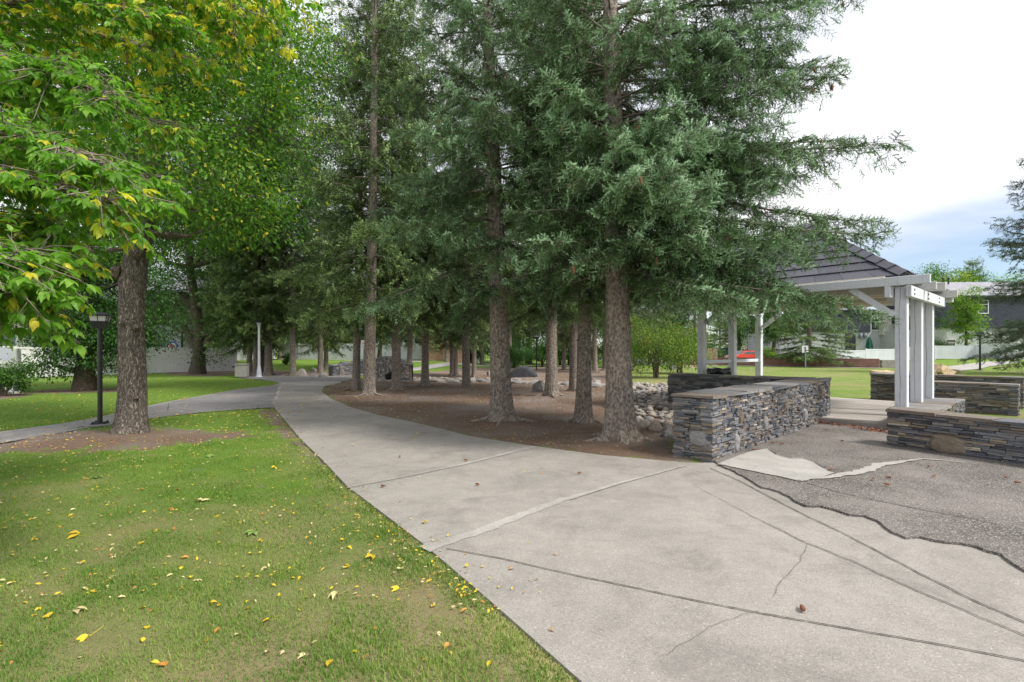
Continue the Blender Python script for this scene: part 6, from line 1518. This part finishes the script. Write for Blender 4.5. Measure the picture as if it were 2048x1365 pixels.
# far treeline above the right hand roof
for q, (px_, D, H, w, mt, lab) in enumerate([(1832, 112, 19.5, 9, 'leaf_mid', 'leftmost round green tree in the far treeline'), (1868, 118, 21, 9, 'leaf_mid', 'tall green tree second from the left in the far treeline'),
        (1897, 108, 17.5, 7, 'leaf_lime', 'golden yellow tree in the far treeline'), (1918, 116, 19.5, 8, 'leaf_mid', 'green tree between the golden one and the dark conifer in the far treeline'), (1975, 116, 18.5, 10, 'leaf_lime', 'yellow-green tree right of the dark conifer in the far treeline'), (2040, 112, 18, 12, 'leaf_mid', 'green tree at the right end of the far treeline')]):
    b = G(px_, D); bl = [rb((w * .25 * math.cos(k * 2.4), 1.5 * math.sin(k * 2.4), H * (.45 + .09 * k)), (w * .34, w * .3, H * .12)) for k in range(6)]
    broadleaf('leafy_tree', 'leafy tree', b, lab, [(0, 0, 0), (0, 0, H * .5), (0, 0, H * .9)], .3, bl, 6500, .42, mt, 760 + q, clus=.8, per=40, yellow=.3 if q == 2 else .05, shell=.3, tn=8)
# shrubs
def shrub(px, D, w, h_, mat, label, seed, nl=9000, sz=.12, ye=0, stems=6, z0=.1):
    global RS
    b = G(px, D); r_ = np.random.RandomState(seed); bl = []
    for k in range(6):
        a = k * 2.4 + seed; f = (k + .5) / 6; q_ = r_.uniform(.7, 1.25); bl.append(rb((w * .30 * math.cos(a) * q_, w * .2 * math.sin(a), z0 + h_ * (.25 + .55 * f)), (w * .24 * q_, w * .24, h_ * .22 * r_.uniform(.7, 1.2))))
    ex = [([(r_.uniform(-.15, .15), r_.uniform(-.1, .1), -.05), (r_.uniform(-.3, .3), 0, h_ * .3), (r_.uniform(-.5, .5) * w * .6, r_.uniform(-.3, .3), h_ * .7)], [.04, .03, .012]) for _ in range(stems)]
    return broadleaf('shrub', 'shrub', b, label, [(0, 0, -.05), (0, 0, h_ * .3), (0, 0, h_ * .6)], .05, bl, nl, sz, mat, seed, clus=.085 * w, per=40, yellow=ye, shell=.3, extra_limbs=ex, tn=6)
shrub(1312, 28, 4.3, 3.5, 'leaf_shrub', 'many-stemmed lime green shrub right of the largest spruce, beyond the river rocks', 801, 15000, .10, .12, 12)
shrub(1360, 33, 3.4, 3.0, 'leaf_shrub', 'yellow-green bush behind the many-stemmed shrub, beside the brick wall', 802, 10000, .12, .10)
shrub(1028, 44, 2.9, 1.9, 'leaf_dark', 'low dark rounded shrub left of the black lamp post', 803, 9000, .11)
shrub(1085, 46, 3.2, 2.6, 'leaf_mid', 'bright green shrub right of the black lamp post', 804, 9000, .13, .03)
shrub(940, 50, 3.6, 2.8, 'leaf_dark', 'dark shrub beside the tan brick house', 805, 8000, .15)
shrub(1225, 44, 3.0, 3.0, 'leaf_dark', 'dark green shrub glimpsed just left of the largest spruce trunk', 806, 8000, .14)
shrub(1176, 47, 2.6, 2.6, 'leaf_dark', 'small dark shrub between the brown trunks', 807, 6000, .14)
shrub(520, 52, 7.0, 3.4, 'leaf_dark', 'long dark bush beyond the gated fence and lamp post', 814, 12000, .17)
shrub(640, 58, 7.0, 3.8, 'leaf_mid', 'light green bush behind the pale fence', 815, 11000, .17)
shrub(735, 53, 5.0, 4.2, 'leaf_dark', 'dark bush between the pale fence and the blue-grey house', 816, 10000, .16)
shrub(1000, 54, 6.0, 3.6, 'leaf_dark', 'wide dark bush beyond the slim distant spruces', 817, 12000, .16)
shrub(1120, 52, 5.0, 3.2, 'leaf_mid', 'green bush behind the middle trunks', 818, 10000, .16)
shrub(1265, 50, 4.6, 3.6, 'leaf_dark', 'dark green bush behind the largest spruce', 819, 9000, .16)
shrub(1400, 56, 5.0, 3.0, 'leaf_dark', 'dark bush over the top of the tall pale brick wall', 820, 9000, .16)
shrub(255, 36.5, 3.4, 3.8, 'leaf_dark', 'dark bush between the white sided house and the far left house', 821, 12000, .12)
shrub(120, 31, 3.4, 4.0, 'leaf_dark', 'tall dark bush behind the left part of the long fence', 822, 13000, .12)
shrub(420, 41, 3.6, 4.2, 'leaf_mid', 'green bush rising behind the gated fence', 823, 12000, .12)
shrub(1868, 59, 4.2, 2.4, 'leaf_dark', 'dark bush behind the white fence at the right', 808, 7000, .14)
shrub(1532, 60, 2.8, 1.9, 'leaf_lime', 'yellow-green bush behind the low brick wall', 809, 5000, .14, .1)
shrub(1490, 78, 6.0, 1.9, 'leaf_mid', 'clipped green hedge beyond the parked cars', 810, 8000, .16)
shrub(1462, 70, 2.2, 2.4, 'leaf_mid', 'round bush between the parked vehicles', 811, 4000, .14)
shrub(6, 17.0, 1.5, 1.1, 'leaf_mid', 'small leafy bush against the short fence at the left edge', 812, 5000, .08)
shrub(575, 42, .8, 1.0, 'leaf_mid', 'little upright green bush left of the path boulders', 813, 2500, .09)

# ------------------------------------------------------------------ grass
def lawn_ok(P, soil_lim=.45):
    s = soil_mask(P); m_ = (s + (vnoise(P[:, 0] * 3, P[:, 1] * 3) - .5) * .5) < soil_lim
    m_ &= ~pin(P, CONC_A); m_ &= ~pin(P, ASPH_A); 
    x, y = P[:, 0], P[:, 1]; u = x * UA[0] + y * UA[1]; v = x * VA[0] + y * VA[1]
    m_ &= ~((u > 10.2) & (u < 17.5) & (v > .6) & (v < 7.8)); m_ &= ~((x > 1.2) & (x < 5.8) & (y < 14))
    return m_
RS = np.random.RandomState(99)
gr = MB()
B5 = (np.array([[-.5, 0, 0], [.5, 0, 0], [-.36, .18, .55], [.36, .18, .55], [0, .62, 1.0]]), np.array([[0, 1, 3], [0, 3, 2], [2, 3, 4]]))
B3 = (np.array([[-.5, 0, 0], [.5, 0, 0], [0, .45, 1.0]]), np.array([[0, 1, 2]]))
def blades(n, xr, y0, y1, hmin, hmax, w, T, power=1.0, inv=True):
    y = y0 * (y1 / y0) ** RS.rand(n) if inv else RS.uniform(y0, y1, n)
    x = y * RS.uniform(xr[0], xr[1], n); P = np.stack([x, y], 1); P = P[lawn_ok(P)]; n = len(P)
    dr = dry_mask(P) + (vnoise(P[:, 0] * 7, P[:, 1] * 7) - .5) * .40 + (vnoise(P[:, 0] * 1.7, P[:, 1] * 1.7) - .5) * .35
    e = pdist(P, LAWN_EDGE, False)
    straw = RS.rand(n) < np.clip(.15 + .82 * dr, 0.03, .78)
    rn = np.where(straw, RS.uniform(.68, 1.0, n), np.clip(.30 + RS.normal(0, .15, n) + .18 * dr + (vnoise(P[:, 0] * 2.4 + 3, P[:, 1] * 2.4 + 5) - .5) * .5, 0, .62))
    hh = RS.uniform(hmin, hmax, n) * np.where(straw, .8, 1.0) * np.clip(.55 + e * 4, .6, 1) * (.75 + .6 * vnoise(P[:, 0] * 4 + 9, P[:, 1] * 4)); a = RS.uniform(0, 2 * np.pi, n); lean = np.where(straw, RS.uniform(.8, 2.4, n), RS.uniform(.1, 1.1, n)); ww = w * RS.uniform(.6, 1.3, n)
    ca, sa = np.cos(a), np.sin(a); Mx = np.zeros((n, 3, 3)); Mx[:, 0, 0] = ca * ww; Mx[:, 1, 0] = sa * ww
    Mx[:, 0, 1] = -sa * hh * lean; Mx[:, 1, 1] = ca * hh * lean; Mx[:, 2, 2] = hh * np.where(straw, .45, .85)
    z = hgt(P[:, 0], P[:, 1]) + np.where(P[:, 1] < 12, .0, -.005)
    gr.inst(*T, np.c_[P, z], Mx, rn)
blades(440000, (-1.12, .30), 2.0, 7.5, .022, .058, .0052, B5)
blades(190000, (-1.10, -.2), 7.5, 30, .03, .06, .010, B3)
blades(60000, (.22, 1.15), 17, 34, .025, .05, .014, B3)
blades(60000, (.12, 1.15), 34, 60, .03, .06, .03, B3)
blades(50000, (-.65, .12), 30, 50, .03, .06, .024, B3)
gr.build('grass', M['grass'], kind='stuff', label='mown grass with straw-coloured dry patches')

# ------------------------------------------------------------------ fallen leaves
def leaf_obj_mesh(seed, col, kind):
    r_ = np.random.RandomState(seed); mb = MB(); V, F_ = LH
    def one(p, a, s, curl):
        W_ = V.copy(); W_[:, 2] = W_[:, 2] * curl + .25 * curl * np.abs(W_[:, 1]) + .02; ca, sa = math.cos(a), math.sin(a)
        Q = W_ * s; Q = np.stack([Q[:, 0] * ca - Q[:, 1] * sa, Q[:, 0] * sa + Q[:, 1] * ca, Q[:, 2] + .22 * s * curl], 1) + p; mb.add(Q, F_, .5)
    if kind == 1: one(np.zeros(3), 0, 1, r_.uniform(.6, 1.6))
    else:
        for a in ([.0, .9, -.9] if kind == 3 else [.4, -.5]): one(np.zeros(3), a + r_.uniform(-.1, .1), r_.uniform(.75, 1), r_.uniform(.5, 1.5))
        mb.tube([(0, 0, .03), (-.5, .03, .03), (-.9, -.05, .02)], [.018, .014, .01], 4)
    return mb.mesh('fallen_leaf', M[col])
for nm, c, v in (('fallen_yellow', (.66, .47, .03), .35), ('fallen_orange', (.58, .26, .055), .35), ('fallen_pale', (.62, .54, .27), .3), ('fallen_green', (.26, .40, .10), .25)):
    t = NT(nm); oi = t.new("ShaderNodeObjectInfo"); co = t.ramp(oi.outputs['Random'], [(0, tuple(x * (1 - v) for x in c)), (1, tuple(min(.85, x * (1 + v * .4)) for x in c))])
    M[nm] = t.fin(t.mix(t.rng(t.noise(t.coord(), 6, 3), .6, .75, 0, .5), co, (.30, .16, .05)), .6)
LM = {k: [leaf_obj_mesh(q * 7 + i, k, [1, 1, 2, 1, 3][i]) for i in range(5)] for q, k in enumerate(('fallen_yellow', 'fallen_orange', 'fallen_pale', 'fallen_green'))}
LTXT = {'fallen_yellow': 'yellow', 'fallen_orange': 'curled orange-brown', 'fallen_pale': 'pale straw-coloured', 'fallen_green': 'green'}
def drop(col, i, x, y, s, z=None, where='lawn'):
    o = bpy.data.objects.new('fallen_leaf', LM[col][i % 5]); COL.objects.link(o); o.location = (x, y, hg(x, y) + (.026 if where == 'lawn' else .03) if z is None else z)
    o.scale = (s, s, s * RS.uniform(.5, 1)); o.rotation_euler = (RS.uniform(-.3, .3), RS.uniform(-.3, .3), RS.uniform(0, 6.28))
    W_ = {'lawn': 'the front lawn', 'path': 'the concrete path'}[where]
    return tag(o, f'{LTXT[col]} fallen leaf lying on {W_}', 'fallen leaf', f'{LTXT[col]} leaves fallen on {W_}')
RS = np.random.RandomState(123)
for px_, py_, c, i, s in [(157, 1078, 'fallen_yellow', 4, .10), (178, 1283, 'fallen_yellow', 2, .085), (508, 1072, 'fallen_green', 4, .10), (745, 1120, 'fallen_yellow', 2, .09), (798, 1187, 'fallen_yellow', 2, .075),
        (676, 1198, 'fallen_pale', 4, .085), (655, 1350, 'fallen_yellow', 0, .07), (330, 1345, 'fallen_orange', 2, .06), (381, 1167, 'fallen_yellow', 0, .055), (292, 1226, 'fallen_yellow', 1, .06), (98, 1246, 'fallen_yellow', 2, .07),
        (150, 1232, 'fallen_pale', 2, .08), (195, 960, 'fallen_green', 4, .11), (403, 1010, 'fallen_pale', 4, .1), (538, 1250, 'fallen_yellow', 2, .06), (440, 1268, 'fallen_orange', 2, .055), (532, 1322, 'fallen_pale', 1, .05), (848, 1051, 'fallen_yellow', 2, .07),
        (935, 1233, 'fallen_orange', 1, .05), (550, 940, 'fallen_yellow', 4, .08), (8, 1066, 'fallen_yellow', 1, .08), (415, 918, 'fallen_green', 4, .11), (703, 1315, 'fallen_yellow', 1, .045), (982, 1335, 'fallen_yellow', 1, .05)]:
    p = at(px_, py_); drop(c, i, p[0], p[1], s, None, 'path' if px_ == 848 else 'lawn')
cnt = 0; conc_c = 0
while cnt < 272:
    D = 2.5 * (9.5 / 2.5) ** RS.rand(); x = D * RS.uniform(-1.05, .1)
    P_ = np.array([[x, D]]); w = .95 * math.exp(-((x + 4) / 3.6) ** 2) + .12
    if RS.rand() > w: continue
    onc = pin(P_, CONC_A)[0]
    if onc and (RS.rand() > .2 or conc_c > 14): continue
    c = RS.choice(['fallen_yellow', 'fallen_orange', 'fallen_pale', 'fallen_green'], p=[.42, .26, .30, .02]); conc_c += onc; cnt += 1
    drop(c, RS.randint(5), x, D, RS.uniform(.022, .050), None, 'path' if onc else 'lawn')
# the uncountable rest
for nm, col, n0 in (('fallen_leaves', 'fallen_yellow', 3300), ('fallen_leaves', 'fallen_orange', 1500), ('fallen_leaves', 'fallen_pale', 1900)):
    mb = MB(); y = 3.0 * (40 / 3.0) ** RS.rand(n0 * 3); x = y * RS.uniform(-1.05, .2, n0 * 3)
    # mostly under the left tree, along the paths and in the mulch
    P_ = np.stack([x, y], 1); dl = np.hypot(x - b0[0], (y - b0[1]) * 1.0); s2 = pdist(P_, pxs([(0, 887), (240, 845), (548, 816)]), False); s3 = pdist(P_, PATH_R, False); s4 = pdist(P_, LAWN_EDGE, False); s5 = pdist(P_, SIDE_HI, False)
    w = .75 * np.exp(-(dl / 3.2) ** 2) + .55 * np.exp(-(s2 / 1.2) ** 2) + .40 * np.exp(-(s3 / .9) ** 2) + .60 * np.exp(-(s4 / .30) ** 2) + .75 * np.exp(-(s5 / .35) ** 2) + .10 + .2 * ((x < -6) & (y > 12)) - .06 * (x > -1.5)
    k = RS.rand(len(x)) < w; P_ = P_[k][:n0]; onc = pin(P_, CONC_A); k = ~onc | (RS.rand(len(P_)) < np.where((P_[:, 0] < -5) & (P_[:, 1] < 24), .5, .16)); P_ = P_[k]; onc = onc[k]; n = len(P_)
    s = RS.uniform(.022, .048, n) * np.clip(P_[:, 1] / 8, .8, 1.7); d = nrm(np.c_[RS.normal(size=(n, 2)), RS.normal(0, .2, n)]); up = nrm(np.array([0, 0, 1.]) + RS.normal(0, .35, (n, 3)))
    mb.inst(*LT, np.c_[P_, hgt(P_[:, 0], P_[:, 1]) + np.where(onc, .034, .045)], frames(d, up, s), RS.rand(n)); mb.build(nm, M[col], kind='stuff', label=f'scatter of small {LTXT[col]} leaves under the trees and along the paths')
# dead leaves and needles drifted against the deck step
def litter(name, line, n, spread, size, col, label, z=.05):
    P = np.array(line); t = RS.rand(n) * (len(P) - 1); i = np.minimum(t.astype(int), len(P) - 2); q = P[i] + (P[i + 1] - P[i]) * (t - i)[:, None] + RS.normal(0, spread, (n, 2))
    mb = MB(); d = nrm(np.c_[RS.normal(size=(n, 2)), RS.normal(0, .3, n)]); up = nrm(np.array([0, 0, 1.]) + RS.normal(0, .6, (n, 3)))
    mb.inst(*LT, np.c_[q, z + RS.rand(n) * .03], frames(d, up, RS.uniform(.5, 1.3, n) * size), RS.rand(n)); mb.build(name, M[col], kind='stuff', label=label)
M['fallen_red'] = simple('red_brown_dead_leaf', (0.30, 0.11, 0.055), 0.8, var=.5, scale=9)
litter('dry_leaves', [W(*q)[:2] for q in ((12.25, 4.3), (11.95, 3.6), (11.6, 2.7), (11.5, 2.4))], 420, .08, .055, 'fallen_red', 'red-brown dry leaves drifted against the deck step')
# cones on the paving
gcs = [(1608, 1226, .05)] + [(x, y, .042) for x, y in ((1657, 941), (1748, 958), (1783, 957), (1780, 971), (1858, 934), (1871, 952), (2012, 957), (2028, 966), (1687, 883), (1550, 887), (1568, 888), (1655, 861), (1512, 900), (958, 972), (1163, 948), (935, 923), (800, 914), (762, 974))]
for q, (px_, py_, s) in enumerate(gcs):
    p = at(px_, py_, .06 if px_ > 1430 and py_ < 1060 else .03); c = bpy.data.objects.new('spruce_cone', CM); COL.objects.link(c); c.location = (p[0], p[1], (.06 if px_ > 1430 and py_ < 1060 else .035) + s * .25); c.scale = (s * 1.6,) * 3
    c.rotation_euler = (math.pi / 2 + RS.uniform(-.15, .15), 0, RS.uniform(0, 6.28))
    if q == 0: tag(c, 'single reddish spruce cone alone on the pale concrete in the foreground', 'cone')
    else: tag(c, 'small brown spruce cone lying on the worn asphalt' if px_ > 1430 and py_ < 1060 else 'small brown spruce cone lying on the concrete', 'cone', 'cones dropped on the asphalt' if px_ > 1430 and py_ < 1060 else 'cones dropped on the concrete')
# needle litter and bark crumbs on the mulch, bits on the concrete edge
n = 16000; lo, hi = np.array([-6.5, 6.8]), np.array([4.2, 30.0]); y = 6.8 * (30 / 6.8) ** RS.rand(n * 3); x = RS.uniform(-.42, .36, n * 3) * y; q = np.stack([x, y], 1); q = q[pin(q, SOIL1)][:n]; n = len(q)
mb = MB(); d = nrm(np.c_[RS.normal(size=(n, 2)), RS.normal(0, .15, n)]); up = nrm(np.array([0, 0, 1.]) + RS.normal(0, .4, (n, 3)))
V_ = LT[0] * [1, .55, 1]; mb.inst(V_, LT[1], np.c_[q, np.full(n, .045) + RS.rand(n) * .02], frames(d, up, RS.uniform(.016, .046, n) * np.clip(q[:, 1] / 10, .8, 2)), RS.rand(n))
t = NT('needle_litter'); M['litter'] = t.fin(t.ramp(t.attr(), [(0, (.10, .065, .045)), (.55, (.27, .175, .115)), (.85, (.42, .29, .19)), (1, (.58, .46, .32))]), .9)
mb.build('needle_litter', M['litter'], kind='stuff', label='brown needle and bark litter covering the mulch bed')
